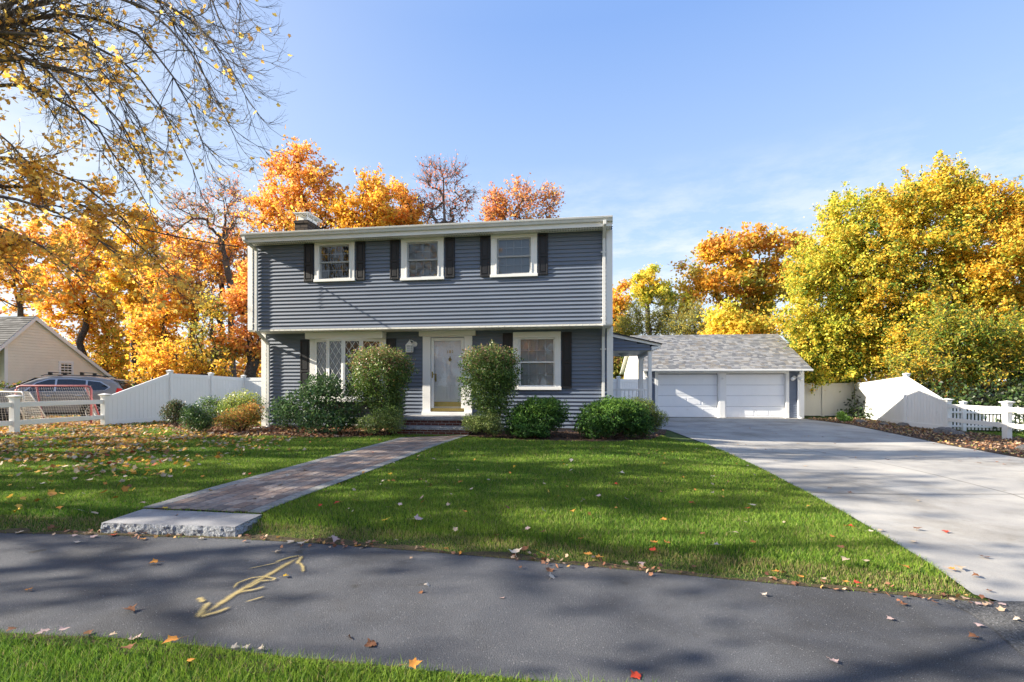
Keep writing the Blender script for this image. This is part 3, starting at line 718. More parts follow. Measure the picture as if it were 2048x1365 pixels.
m = MB(); m.box(bowL-.02, bowR+.02, .25, .28, bow_b-.1, zh0); m.box(bowL-.02, bowR+.02, -.1, .26, bow_b-.14, bow_b-.1); m.build('backing', M['interior'], bow)
mc = MB(); n_ = 90
for i in range(n_):
    a = bowL+.05+(bowR-bowL-.1)*i/n_; b = bowL+.05+(bowR-bowL-.1)*(i+1)/n_
    fa, fb = bowp(a)+.17+.02*math.sin(i*1.1), bowp(b)+.17+.02*math.sin(i*1.1+1.1); mc.quad((a, fa, bow_b), (b, fb, bow_b), (b, fb, zh0), (a, fa, zh0))
mc.build('curtain', M['curtain'], bow)
edges = [hu(633.5), hu(656.5), hu(689), hu(728.5), hu(763)]
edges = [bowL+(bowR-bowL)*t for t in (0, .25, .5, .75, 1)]
for i in range(4):
    a = np.array([edges[i], bowp(edges[i])]); b = np.array([edges[i+1], bowp(edges[i+1])]); L_ = np.linalg.norm(b-a); d = (b-a)/L_; nn = np.array([d[1], -d[0]])
    def P(s, o, z): q = a+d*s+nn*o; return (q[0], q[1], z)
    m = MB(); z0, z1, s = bow_b, zh0, .055
    for (p, q, r_, t) in ((0, s, z0, z1), (L_-s, L_, z0, z1), (s, L_-s, z0, z0+s), (s, L_-s, z1-s, z1)):
        m.hexa([P(p, .03, r_), P(q, .03, r_), P(q, -.02, r_), P(p, -.02, r_), P(p, .03, t), P(q, .03, t), P(q, -.02, t), P(p, -.02, t)])
    sh = m.build('casement', M['white'], bow, .004)
    m = MB(); m.quad(P(s, 0, z0+s), P(L_-s, 0, z0+s), P(L_-s, 0, z1-s), P(s, 0, z1-s)); m.build('pane', M['glass'], sh)
    m = MB(); wd_, dh = (L_-2*s)/2, .30; zA, zB = z0+s, z1-s
    k = -6
    while k < 14:                                      # lattice bars both ways, clipped to the pane
        for sg in (1, -1):
            zs = zA+k*dh
            p0 = (s, zs) if sg > 0 else (L_-s, zs); p1 = (L_-s, zs+2*dh) if sg > 0 else (s, zs+2*dh)
            t0, t1 = 0.0, 1.0; dz = p1[1]-p0[1]
            t0 = max(t0, (zA-p0[1])/dz); t1 = min(t1, (zB-p0[1])/dz)
            if t1 > t0:
                q0 = (p0[0]+(p1[0]-p0[0])*t0, p0[1]+dz*t0); q1 = (p0[0]+(p1[0]-p0[0])*t1, p0[1]+dz*t1)
                m.tube([P(q0[0], .008, q0[1]), P(q1[0], .008, q1[1])], .0075, 4)
        k += 1
    m.build('lattice', M['white'], sh)
# --- front door
lz0, lz1 = hz(890, 673), z_uf0-.055
m = MB(); m.box(hu(840), hu(952), -.11, .03, lz0, lz1); m.build('door_lintel', M['soffit'], house, .006)
m = MB(); m.box(hu(846.5), dL, -.06, .05, .50, lz0); m.box(dR, hu(945), -.06, .05, .50, lz0); m.box(dL, dR, -.055, .05, d_t, lz0)
m.build('door_casing', M['white'], house, .006)
m = MB(); m.box(hu(846.5)-.01, hu(945)+.01, -.12, .05, .47, d_b-.03); m.build('door_sill', M['white'], house, .006)
door = MB(); door.box(dL, dR, .045, .09, d_b, d_t)
door = door.build('front_door', M['bright'], house)
m = MB()                                               # raised mouldings of the panelled door
for (a, b, c, e) in ((.14, .46, .15, .75), (.54, .86, .15, .75), (.14, .46, .95, 1.45), (.54, .86, .95, 1.45), (.14, .46, 1.62, 1.9), (.54, .86, 1.62, 1.9)):
    x0, x1 = dL+(dR-dL)*a, dL+(dR-dL)*b; z0, z1 = d_b+c, d_b+e
    for q in ((x0, x1, z0, z0+.02), (x0, x1, z1-.02, z1), (x0, x0+.02, z0, z1), (x1-.02, x1, z0, z1)): m.box(q[0], q[1], .035, .046, q[2], q[3])
m.build('door_mouldings', M['bright'], door, .003)
def vtext(txt, x, y, z, size, mat, par, name):
    cu = bpy.data.curves.new('num', 'FONT'); cu.body = txt; cu.size = size; cu.extrude = .004; cu.align_x = 'CENTER'; cu.space_character = 1.25
    ob = bpy.data.objects.new('num', cu); COL.objects.link(ob); dg = bpy.context.evaluated_depsgraph_get(); dg.update()
    me = bpy.data.meshes.new_from_object(ob.evaluated_get(dg)); COL.objects.unlink(ob); bpy.data.objects.remove(ob)
    me.name = name; me.materials.clear(); me.materials.append(mat)
    o = bpy.data.objects.new(name, me); o.location = (x, y, z); o.rotation_euler = (R(90), 0, 0); return link(o, par)
kx = (hu(891)+hu(905.5))/2+.02
vtext('182', kx, .030, hz(898, 706.5), .115, M['brass'], door, 'house_number')
m = MB(); zk = hz(898, 717)
m.tube([(kx, .032, zk+.05), (kx, .025, zk+.035), (kx, .02, zk)], .012, 8); m.tube([(kx, .03, zk), (kx, .015, zk-.02), (kx, .01, zk-.035), (kx, .02, zk-.06), (kx, .03, zk-.10)], [.015, .045, .05, .03, .006], 10)
m.build('knocker', M['brass'], door, smooth=True)
m = MB(); fw, f2 = .10, .095                          # storm door
z0s = d_b+.0; yA, yB = -.035, -.005
m.box(dL+.015, dL+fw, yA, yB, z0s+.06, d_t-.02); m.box(dR-fw, dR-.015, yA, yB, z0s+.06, d_t-.02); m.box(dL+fw, dR-fw, yA, yB, d_t-.11, d_t-.02)
sd = m.build('storm_door', M['white'], house, .005)
m = MB(); m.quad((dL+fw, -.02, z0s+.13), (dR-fw, -.02, z0s+.13), (dR-fw, -.02, d_t-.11), (dL+fw, -.02, d_t-.11)); m.build('pane', M['clear_glass'], sd)
m = MB(); m.box(dL+.015, dR-.015, -.045, -.0, z0s, z0s+.075); m.build('brass_sweep', M['brass'], sd, .004)
m = MB(); m.box(dL+fw, dR-fw, -.016, -.010, z0s+.13, z0s+.26); m.build('kick_plate', M['brass'], sd, .003)
m = MB(); hx = dL+.055; zh = hz(865, 750); m.box(hx-.018, hx+.018, -.047, -.034, zh-.09, zh+.09); m.tube([(hx, -.04, zh+.02), (hx, -.085, zh+.02), (hx+.11, -.085, zh+.015)], .012, 8); m.build('storm_handle', M['brass'], sd, .003)
m = MB(); hx = dL+fw+.035; m.box(hx-.02, hx+.02, .028, .045, zh-.2, zh+.03); m.tube([(hx, .03, zh-.13), (hx, -.0, zh-.13)], [.02, .028], 10); m.build('door_knob', M['brass'], door, .003)
# --- wall lantern by the door
lx, lzz = hu(823), hz(823, 706)
ln = empty('wall_lantern', (lx, 0, lzz)); ln.parent = house
m = MB(); m.tube([(.10, -.012, .25), (.10, -.03, .25)], [.085, .075], 16); m.build('backplate', M['white'], ln, smooth=False)
m = MB(); m.tube([(.10, -.03, .27), (.09, -.09, .33), (.04, -.15, .36), (0, -.17, .33)], .012, 8); m.tube([(0, -.17, .38), (0, -.17, .33)], [.004, .014], 8); m.build('arm', M['white'], ln, smooth=True)
m = MB(); m.tube([(0, -.17, .33), (0, -.17, .29), (0, -.17, .22), (0, -.17, .20)], [.02, .05, .11, .12], 6); m.build('lantern_roof', M['white'], ln); m = MB(); m.tube([(0, -.17, .012), (0, -.17, 0)], [.10, .09], 6); m.build('lantern_base', M['white'], ln)
m = MB()
for k in range(6):
    a = 2*math.pi*k/6; b = 2*math.pi*(k+1)/6; p = np.array([math.cos(a)*.105, -.17+math.sin(a)*.105]); q = np.array([math.cos(b)*.105, -.17+math.sin(b)*.105])
    m.tube([(p[0], p[1], .01), (p[0]*1.08, -.17+(p[1]+.17)*1.08, .21)], .008, 5)
    for f in (1/3, 2/3): r_ = p*(1-f)+q*f; m.tube([(r_[0], r_[1], .01), (r_[0]*1.06, -.17+(r_[1]+.17)*1.06, .21)], .005, 4)
    for z in (.015, .07, .13, .19): m.tube([(p[0]*(1+.06*z/.2), p[1], z), (q[0]*(1+.06*z/.2), q[1], z)], .005, 4)
m.build('cage', M['white'], ln)
m = MB(); m.tube([(0, -.17, .015), (0, -.17, .2)], [.075, .085], 6); m.build('lamp_shade', M['lamp_glass'], ln)
# crawl-space vent behind the shrubs
m = MB(); a, b, z0, z1 = hu(697), hu(722), .17, .34
for q in ((a, b, z1-.03, z1), (a, b, z0, z0+.03), (a, a+.035, z0, z1), (b-.035, b, z0, z1)): m.box(q[0], q[1], -.05, .01, q[2], q[3])
m.build('vent_frame', M['white'], house); m = MB(); m.box(a+.03, b-.03, -.025, -.018, z0+.02, z1-.02); m.build('vent_screen', M['dark_metal'], house)

# --- side porch
pv = 1.0; pu0 = uR-.02
def pz(px, py, v): return hz(px, py, v)
zc = pz(1300, 701.5, pv); pxr = hu(1304, pv)
zA, zB = pz(1228, 671, pv), pz(1304, 692, pv)
m = MB(); siding(m, pu0, pxr, zc+.005, zA, pv, clip=lambda z: (pu0, min(pxr, pu0+(pxr-pu0)*(zA-z)/(zA-zB+1e-6))), e=.10); m.box(pu0, pxr, pv, pv+.05, zc, zc+.09)
m.build('porch_gable', M['siding'], house)
xe = hu(1321, pv); zE = pz(1321, 689, pv); sl_ = (zE-(zA+.06))/(xe-pu0)
def rz_(x): return zA+.06+sl_*(x-pu0)
m = MB(); m.prism([(pu0, pv-.06, rz_(pu0)-.10), (xe, pv-.06, rz_(xe)-.07), (xe, pv-.06, rz_(xe)), (pu0, pv-.06, rz_(pu0))], (0, .03, 0))
m.prism([(pxr-.02, pv-.05, zB-.02), (xe, pv-.05, rz_(xe)-.07), (xe, pv-.05, rz_(xe)-.10), (pxr-.02, pv-.05, zc+.0)], (0, 2.6, 0)); m.build('porch_rake', M['white'], house, .004)
m = MB(); m.hexa([(pu0, pv-.10, rz_(pu0)), (xe+.04, pv-.10, rz_(xe)-.01), (xe+.04, pv+2.7, rz_(xe)-.01), (pu0, pv+2.7, rz_(pu0)), (pu0, pv-.10, rz_(pu0)+.035), (xe+.04, pv-.10, rz_(xe)+.02), (xe+.04, pv+2.7, rz_(xe)+.02), (pu0, pv+2.7, rz_(pu0)+.035)], (.06, .06, .065)); m.build('porch_roof', M['shingle'], house)
m = MB(); m.box(pu0, pxr, pv+.03, pv+2.5, zc-.01, zc+.02); m.box(pxr-.12, pxr, pv+.05, pv+2.5, zc-.10, zc-.01); m.build('porch_ceiling', M['soffit'], house)
for v_, nm in ((pv, 0), (pv+2.35, 1)):
    m = MB(); m.box(pxr-.105, pxr, v_+.02, v_+.125, .2, zc-.0105); m.box(pxr-.13, pxr+.025, v_-.005, v_+.15, .2, .32); m.build('porch_post', M['white'], house, .006)
m = MB(); m.box(pu0, pxr+.05, pv-.02, pv+2.6, -.2, .22); m.build('porch_floor', M['concrete'], house)
m = MB(); zrl = pz(1260, 780, pv); m.box(pu0, pxr-.105, pv+.04, pv+.10, zrl-.03, zrl+.03); m.box(pu0, pxr-.105, pv+.05, pv+.09, .34, .38)
k = pu0+.08
while k < pxr-.14: m.box(k, k+.025, pv+.055, pv+.08, .38, zrl-.03); k += .115
m.build('porch_railing', M['white'], house, .003)
m = MB(); cxp = hu(1247, pv+1.1); m.tube([(cxp, pv+1.1, zc-.01), (cxp, pv+1.1, zc-.05), (cxp, pv+1.1, zc-.09), (cxp, pv+1.1, zc-.11)], [.16, .15, .09, .02], 16); m.build('porch_light', M['lamp_glass'], house, smooth=True)
downspout([(pxr+.12, pv+2.5, zE-.08), (pxr+.05, pv+2.45, zE-.3), (pxr+.02, pv+2.45, zE-.45), (pxr+.02, pv+2.45, .1)], straps=())

# --- front stoop: granite treads on brick
stoop = empty('stoop', (OX, OY, 0), -TH, 'brick front steps with rough grey granite treads at the front door', 'steps')
s0, s1 = hu(803, -1.0), hu(941, -1.0)
m = MB(); m.box(s0+.03, s1-.03, -1.0, -.02, -.1, .42); m.box(s0-.02, s1+.03, -1.33, -.99, -.1, .19); m.build('brickwork', M['brick'], stoop, uv=True)
def tread(x0, x1, y0, y1, z0, z1, seed):
    t = [np.array((x0, y0, z1)), np.array((x1, y0, z1)), np.array((x1, y1, z1)), np.array((x0, y1, z1))]
    b = [p*[1, 1, 0]+[0, 0, z0] for p in t]; return slab('tread', t, b, None, stoop, 90, 4, .012, seed)
tread(s0, s1, -1.04, -.0, .42, .50, 3); tread(s0-.06, s1+.06, -1.38, -1.0, .19, .275, 5)

# service cable to the eave
m = MB(); A = at(478, 494, 13.6); B = at(-420, 215, 8.0); pts = []
for i in range(31):
    t = i/30; p = A*(1-t)+B*t; p[2] -= .35*4*t*(1-t); pts.append(p)
m.tube(pts, .016, 6)
m.tube([A, A+[.05, 0, -.15], A+[-.05, 0, -.4], A+[.06, 0, -.6], A+[.12, .02, -.7]], .007, 5)
tag(m.build('service_cable', M['cable'], smooth=True), 'black overhead service cable sloping down to the eave of the blue house', 'cable')
# ================================================================== GARAGE
GT = R(5.0); GX, GY, GZ = 10.3, 23.25, -.2
gc, gs_ = math.cos(GT), math.sin(GT)
def gu(px, v=0.0):
    k = (px-CX)/F; return (k*(GY+v*gc)-GX-v*gs_)/(gc+k*gs_)
def gzz(px, py, v=0.0):
    Y = GY-gu(px, v)*gs_+v*gc; return H-(py-HY)*Y/F-GZ
gar = empty('garage', (GX, GY, GZ), -GT, 'detached two-door garage with grey shingle roof and white panelled doors', 'garage')
L0, L1 = gu(1289), gu(1607); D1 = (gu(1316), gu(1436)); D2 = (gu(1452), gu(1571)); dtop = gzz(1450, 748.5); eav = gzz(1450, 741)
m = MB(); siding(m, L0+.1, D1[0]-.15, .03, eav, 0, [], .11, .016); m.build('front_wall', M['siding_low'], gar); m = MB(); siding(m, D2[1]+.15, L1-.1, .03, eav, 0, [], .11, .016); m.build('front_wall', M['siding_low'], gar)
GD = 6.8; zrg = gzz(1450, 672.5, 3.0); yrg = 3.0
m = MB(); pts = []
def gside(x, sgn, nm):                              # gable walls run front to back: clapboards modelled on x
    m = MB(); e = .11; n = int(zrg/e)
    for i in range(n):
        a = .03+i*e; b = a+e
        def lim(z):
            if z < eav: return (0, GD)
            t = (z-eav)/(zrg-eav); return (yrg*t, GD-(GD-yrg)*t)
        p, q = lim(a); p2, q2 = lim(b)
        if q2-p2 < .05: break
        o = .016*sgn
        m.quad((x+o, q, a), (x+o, p, a), (x, p2, b), (x, q2, b)); m.quad((x, q, a), (x, p, a), (x+o, p, a), (x+o, q, a))
    return m.build(nm, M['siding_low'] if sgn > 0 else M['vinyl_warm'], gar)
gside(L0, -1, 'gable_wall'); gside(L1, 1, 'gable_wall')
m = MB(); m.box(L0, L1, GD-.05, GD, 0, eav); m.build('back_wall', M['siding_low'], gar)
# roof: shingle tabs modelled course by course
x0, x1 = L0-.22, L1+.18; y0 = -.42; sl_g = (zrg-eav)/yrg; ze0 = eav+sl_g*(-.0)-.02
ang = math.atan2(zrg-ze0, yrg-y0); Ls = math.hypot(zrg-ze0, yrg-y0); dv = np.array([0, math.cos(ang), math.sin(ang)]); nv = np.array([0, -math.sin(ang), math.cos(ang)]); o_ = np.array([0, y0, ze0+.06])
m = MB(); ex = .14; nc = int(Ls/ex)+1; pals = [(.20, .205, .215), (.255, .255, .265), (.155, .16, .175), (.30, .295, .29), (.215, .20, .185)]
for i in range(nc):
    s0, s1 = i*ex, min((i+1)*ex, Ls); x = x0-rng.uniform(0, .2)
    while x < x1:
        wd_ = rng.choice([.13, .17, .2, .3]); a, b = max(x, x0), min(x+wd_, x1); x += wd_
        if b-a < .01: continue
        h = .012+rng.choice([0, .006]); P_ = lambda X, s, hh: o_+np.array([X, 0, 0])+dv*s+nv*hh
        c = tuple(np.array(pals[rng.integers(5)])*rng.uniform(.9, 1.1))
        m.add([P_(a, s0, h), P_(b, s0, h), P_(b, s1, .002), P_(a, s1, .002), P_(a, s0, -.004), P_(b, s0, -.004)], [(0, 1, 2, 3), (4, 5, 1, 0)], c)
m.build('roof', M['shingle'], gar)
m = MB(); A_ = o_; B_ = o_+dv*Ls
m.hexa([(x0, y0, ze0), (x1, y0, ze0), (x1, yrg, B_[2]-.06), (x0, yrg, B_[2]-.06), (x0, y0, ze0+.058), (x1, y0, ze0+.058), (x1, yrg, B_[2]-.003), (x0, yrg, B_[2]-.003)])
m.hexa([(x0, yrg, B_[2]-.06), (x1, yrg, B_[2]-.06), (x1, GD+.4, ze0), (x0, GD+.4, ze0), (x0, yrg, B_[2]-.003), (x1, yrg, B_[2]-.003), (x1, GD+.4, ze0+.058), (x0, GD+.4, ze0+.058)])
m.build('roof_deck', M['white'], gar)
m = MB(); k = x0
while k < x1-.01:
    c = tuple(np.array(pals[rng.integers(5)])*rng.uniform(.8, 1.0)); b = min(k+.2, x1); zz = B_[2]+.008+.008*rng.random()
    m.add([(k, yrg-.13, B_[2]-.065), (b, yrg-.13, B_[2]-.065), (b, yrg, zz+.012), (k, yrg, zz+.012), (b, yrg+.13, B_[2]-.065), (k, yrg+.13, B_[2]-.065)], [(0, 1, 2, 3), (3, 2, 4, 5)], c); k += .2
m.build('ridge_cap', M['shingle'], gar)
m = MB(); m.box(x0, x1, y0-.0, -.0, ze0-.03, ze0-.003); m.build('eave_soffit', M['soffit'], gar)
m = MB(); m.box(x0-.02, x1+.02, y0-.10, y0-.003, ze0-.04, ze0+.05); m.build('gutter', M['gutter'], gar, .02)
m = MB(); m.box(D1[0]-.15, D2[1]+.15, -.035, .02, dtop+.02, ze0-.03); m.build('door_header', M['white'], gar, .005)
for a, b in ((D1[0]-.15, D1[0]), (D1[1], D2[0]), (D2[1], D2[1]+.15)):
    m = MB(); m.box(a, b, -.045, .14, .01, dtop+.02)
    if b-a > .2: m.box(a+.06, b-.06, -.06, -.04, .01, dtop+.02)
    m.build('door_jamb', M['white'], gar, .006)
m = MB(); m.box(L0-.02, L0+.11, -.03, .06, .01, ze0-.03); m.build('corner_board', M['white'], gar, .005); m = MB(); m.box(L1-.19, L1+.02, -.03, .06, .01, ze0-.03); m.build('corner_board', M['white'], gar, .005)
for (x, w_) in ((x0-.015, .03), (x1-.012, .03)):
    m = MB(); m.prism([(x, y0, ze0-.06), (x, yrg, B_[2]-.17), (x, yrg, B_[2]-.0), (x, y0, ze0+.055)], (w_, 0, 0)); m.build('rake_board', M['white'], gar)
for i, (a, b) in enumerate((D1, D2)):
    m = MB(); ch_ = (dtop-.02)/4
    for r_ in range(4):
        z0, z1 = .02+r_*ch_, .02+(r_+1)*ch_-.012
        m.box(a, b, .10, .14, z0, z1)
        for c_ in range(4):
            p = a+.08+(b-a-.1)*c_/4; q = p+(b-a-.1)/4-.10; z2, z3 = z0+.10, z1-.10; s = .022
            for bx in ((p, q, z2, z2+s), (p, q, z3-s, z3), (p, p+s, z2+s, z3-s), (q-s, q, z2+s, z3-s)): m.box(bx[0], bx[1], .090, .102, bx[2], bx[3])
            m.box(p+.05, q-.05, .093, .101, z2+.045, z3-.045)
    gd = m.build('garage_door', M['bright'], gar, .004)
    gd['label'] = ('left', 'right')[i]+' white panelled garage door'
    m = MB(); m.box(a, b, .09, .14, 0, .022); m.build('weather_strip', M['dark_metal'], gd)
    m = MB(); m.box((a+b)/2-.05, (a+b)/2+.05, .085, .092, .36, .39); m.build('lift_handle', M['white'], gd)
m = MB(); fx = gu(1588); fz = gzz(1588, 756)
m.tube([(fx, -.02, fz), (fx, -.06, fz)], [.10, .08], 14)
for s in (-1, 1): m.tube([(fx, -.06, fz+.02), (fx+s*.12, -.12, fz+.02), (fx+s*.16, -.18, fz-.03), (fx+s*.2, -.30, fz-.08)], [.015, .03, .06, .085], 10)
m.build('flood_light', M['white'], gar, smooth=True)
m = MB(); cx_ = (D1[1]+D2[0])/2; m.tube([(cx_, -.055, gzz(1443, 757)), (cx_-.02, -.14, gzz(1443, 757)-.02)], [.04, .05], 8); m.build('security_camera', M['gutter'], gar)
downspout([(L1-.28, y0-.05, ze0-.03), (L1-.28, y0+.1, ze0-.16), (L1-.26, -.05, ze0-.22), (L1-.26, -.05, .05), (L1-.26, -.3, .03)], par=gar, mat='vinyl')

# ================================================================== FENCES
def cap_post(m, x, y, z0, z1, s=.065, col=(1, 1, 1)):
    m.box(x-s, x+s, y-s, y+s, z0, z1)
def post(par, x, y, z0, z1, s=.065, mat='vinyl', cap=True, name='post', fancy=False):
    m = MB(); m.box(x-s, x+s, y-s, y+s, z0, z1); o = m.build(name, M[mat], par, .005)
    if cap:
        c = MB(); e = .028 if not fancy else .05
        z = z1
        c.box(x-s-.008, x+s+.008, y-s-.008, y+s+.008, z-.04, z+.0)
        c.hexa([(x-s-.01, y-s-.01, z), (x+s+.01, y-s-.01, z), (x+s+.01, y+s+.01, z), (x-s-.01, y+s+.01, z), (x-s-e, y-s-e, z+.035), (x+s+e, y-s-e, z+.035), (x+s+e, y+s+e, z+.035), (x-s-e, y+s+e, z+.035)])
        c.hexa([(x-s-e, y-s-e, z+.035), (x+s+e, y-s-e, z+.035), (x+s+e, y+s+e, z+.035), (x-s-e, y+s+e, z+.035), (x-s-e, y-s-e, z+.048), (x+s+e, y-s-e, z+.048), (x+s+e, y+s+e, z+.048), (x-s-e, y+s+e, z+.048)])
        c.add([(x-s-e, y-s-e, z+.048), (x+s+e, y-s-e, z+.048), (x+s+e, y+s+e, z+.048), (x-s-e, y+s+e, z+.048), (x, y, z+.085)], [(0, 1, 4), (1, 2, 4), (2, 3, 4), (3, 0, 4)])
        c.build('post_cap', M[mat], o)
    return o
def panel(par, A, B, zA0, zB0, zA1, zB1, mat='vinyl', bw=.15):
    """tongue and groove panel between two posts with top and bottom rail; z at A and B, bottom and top"""
    A, B = np.array(A, float), np.array(B, float); L_ = np.linalg.norm(B-A); d = (B-A)/L_; nn = np.array([-d[1], d[0]])
    def P(s, o, z): q = A+d*s+nn*o; return (q[0], q[1], z)
    b = lambda s: zA0+(zB0-zA0)*s/L_; t = lambda s: zA1+(zB1-zA1)*s/L_
    m = MB(); n = max(2, int(L_/bw)); gr = .006
    for i in range(n):
        s0, s1 = L_*i/n, L_*(i+1)/n
        m.hexa([P(s0+gr, -.014, b(s0)+.1), P(s1-gr, -.014, b(s1)+.1), P(s1-gr, .014, b(s1)+.1), P(s0+gr, .014, b(s0)+.1), P(s0+gr, -.014, t(s0)-.1), P(s1-gr, -.014, t(s1)-.1), P(s1-gr, .014, t(s1)-.1), P(s0+gr, .014, t(s0)-.1)])
    m.hexa([P(0, -.008, b(0)+.1), P(L_, -.008, b(L_)+.1), P(L_, .008, b(L_)+.1), P(0, .008, b(0)+.1), P(0, -.008, t(0)-.1), P(L_, -.008, t(L_)-.1), P(L_, .008, t(L_)-.1), P(0, .008, t(0)-.1)])
    p = m.build('panel', M[mat], par)
    for nm, f0, f1, g_ in (('bottom_rail', b, 0, .17), ('top_rail', t, -.15, 0)):
        m = MB(); m.hexa([P(0, -.028, f0(0)+f1), P(L_, -.028, f0(L_)+f1), P(L_, .028, f0(L_)+f1), P(0, .028, f0(0)+f1), P(0, -.028, f0(0)+g_), P(L_, -.028, f0(L_)+g_), P(L_, .028, f0(L_)+g_), P(0, .028, f0(0)+g_)]); m.build(nm, M[mat], par, .004)
gz1 = lambda p: float(ground_z(p[0], p[1]))
def privacy(name, label, P_, tops, mat='vinyl', group=None, caps=True, lowfirst=False, skip=()):
    e = empty(name, (0, 0, 0), 0, label, 'fence', group)
    for i, (p, t) in enumerate(zip(P_, tops)):
        if i not in skip: post(e, p[0], p[1], gz1(p)-.1, t+.05, mat=mat, cap=caps)
        if i: a = P_[i-1]; panel(e, a, p, gz1(a)+.02, gz1(p)+.02, tops[i-1] if not (lowfirst and i == 1) else tops[0], t, mat)
    return e
# left: runs back along the side of the front yard, swoops down to the rail fence
cd, sd = math.sin(TH), math.cos(TH)
def along(p0, d): return (p0[0]+cd*d, p0[1]+sd*d)
LP0 = gp(216, 853)[:2]
def at_px_on(p0, px):                                # walk along the fence direction to the pixel column
    k = (px-CX)/F; return (k*p0[1]-p0[0])/(cd-k*sd)
def ztop(p, py): return H-(py-HY)*p[1]/F
P_ = [along(LP0, at_px_on(LP0, x)) for x in (215, 340, 422, 487, 528)]
P_[4] = (P_[3][0]+2.4, P_[3][1]-.3)
tops = [ztop(P_[0], 793), ztop(P_[1], 747), ztop(P_[2], 751.5), ztop(P_[3], 756), 0]; tops[4] = tops[3]
P_ += [(P_[3][0]+4.8, P_[3][1]-.65)]; tops.append(tops[3])
privacy('privacy_fence', 'white vinyl privacy fence left of the blue house sloping down to the rail fence', P_, tops, skip=(0,))
def railfence(name, label, P_, topz, rails, group, mat='white', pw=.075):
    e = empty(name, (0, 0, 0), 0, label, 'fence', group)
    for i, p in enumerate(P_):
        post(e, p[0], p[1], gz1(p)-.1, topz[i], pw, mat, fancy=True)
        if i:
            a, b = np.array(P_[i-1][:2]), np.array(p[:2]); d = (b-a)/np.linalg.norm(b-a); nn = np.array([-d[1], d[0]])*.022
            for r_ in rails:
                m = MB(); za, zb = gz1(a)+r_, gz1(b)+r_
                m.hexa([(a-nn)[0:2].tolist()+[za], (b-nn)[0:2].tolist()+[zb], (b+nn)[0:2].tolist()+[zb], (a+nn)[0:2].tolist()+[za], (a-nn).tolist()+[za+.13], (b-nn).tolist()+[zb+.13], (b+nn).tolist()+[zb+.13], (a+nn).tolist()+[za+.13]])
                m.build('rail', M[mat], e, .004)
    return e
LR = [along(LP0, at_px_on(LP0, x)) for x in (209.5, 29)]; LR += [along(LR[1], -2.45)]
railfence('rail_fence', 'low white two-rail post fence in front of the parked grey car', LR, [gz1(p)+.98 for p in LR], (.24, .73), None)
# right
RP = [np.array([GX+gc*(L1+.05)+gs_*1.7, GY-gs_*(L1+.05)+gc*1.7]), at(1645, 0, 24.5)[:2], at(1704, 0, 24.3)[:2]]
privacy('privacy_fence', 'almond vinyl fence joining the right corner of the garage', RP, [ztop(p, 766.5) for p in RP], 'vinyl_warm', None, caps=False, skip=(0,))
RQ = [RP[2]+[.05, -.15], gp(1813, 853)[:2], gp(1893, 863)[:2]]
privacy('privacy_fence', 'sunlit white vinyl fence beyond the driveway sloping down to the right rail fence', RQ, [ztop(RQ[0], 768), ztop(RQ[1], 753), ztop(RQ[2], 803)], 'vinyl', None, skip=(0, 2))
RR = [gp(1895, 863)[:2], gp(2014, 880)[:2]]; d_ = RR[1]-RR[0]; RR.append(RR[1]+d_*1.0)
railfence('rail_fence', 'low white two-rail post fence right of the driveway', RR, [gz1(p)+1.04 for p in RR], (.34, .80), None)
# picket fence behind the right rail fence
e = empty('picket_fence', (0, 0, 0), 0, 'white spaced picket fence behind the right rail fence', 'fence')
a = np.array([14.85, 16.8]); b = np.array([21.5, 14.3]); d = (b-a)/np.linalg.norm(b-a); nn = np.array([-d[1], d[0]]); Lf = np.linalg.norm(b-a)
m = MB(); s = 0
while s < Lf:
    p, q = a+d*s, a+d*(s+.055); z = gz1(p)
    m.hexa([(p[0], p[1], z+.04), (q[0], q[1], z+.04), (q[0]+nn[0]*.018, q[1]+nn[1]*.018, z+.04), (p[0]+nn[0]*.018, p[1]+nn[1]*.018, z+.04), (p[0], p[1], z+.86), (q[0], q[1], z+.86), (q[0]+nn[0]*.018, q[1]+nn[1]*.018, z+.86), (p[0]+nn[0]*.018, p[1]+nn[1]*.018, z+.86)]); s += .098
m.build('pickets', M['vinyl'], e)['kind'] = 'stuff'
for zz in (.12, .60):
    m = MB(); p, q = a-nn*.005, b-nn*.005; z0, z1 = gz1(a)+zz, gz1(b)+zz; k = nn*.03
    m.hexa([(p[0], p[1], z0), (q[0], q[1], z1), (q[0]-k[0], q[1]-k[1], z1), (p[0]-k[0], p[1]-k[1], z0), (p[0], p[1], z0+.07), (q[0], q[1], z1+.07), (q[0]-k[0], q[1]-k[1], z1+.07), (p[0]-k[0], p[1]-k[1], z0+.07)]); m.build('rail', M['vinyl'], e, .004)
for s in (.75, 3.2, 5.6): p = a+d*s; post(e, p[0], p[1], gz1(p)-.1, gz1(p)+.95, .055)
# back fence between house and garage
B0 = at(1160, 760, 21.5)[:2]; B1 = at(1237, 760, 21.8)[:2]; B2 = at(1292, 760, 23.6)[:2]
privacy('privacy_fence', 'white vinyl fence seen through the porch between house and garage', [B0, B1, B2], [1.72, 1.66, 1.68])

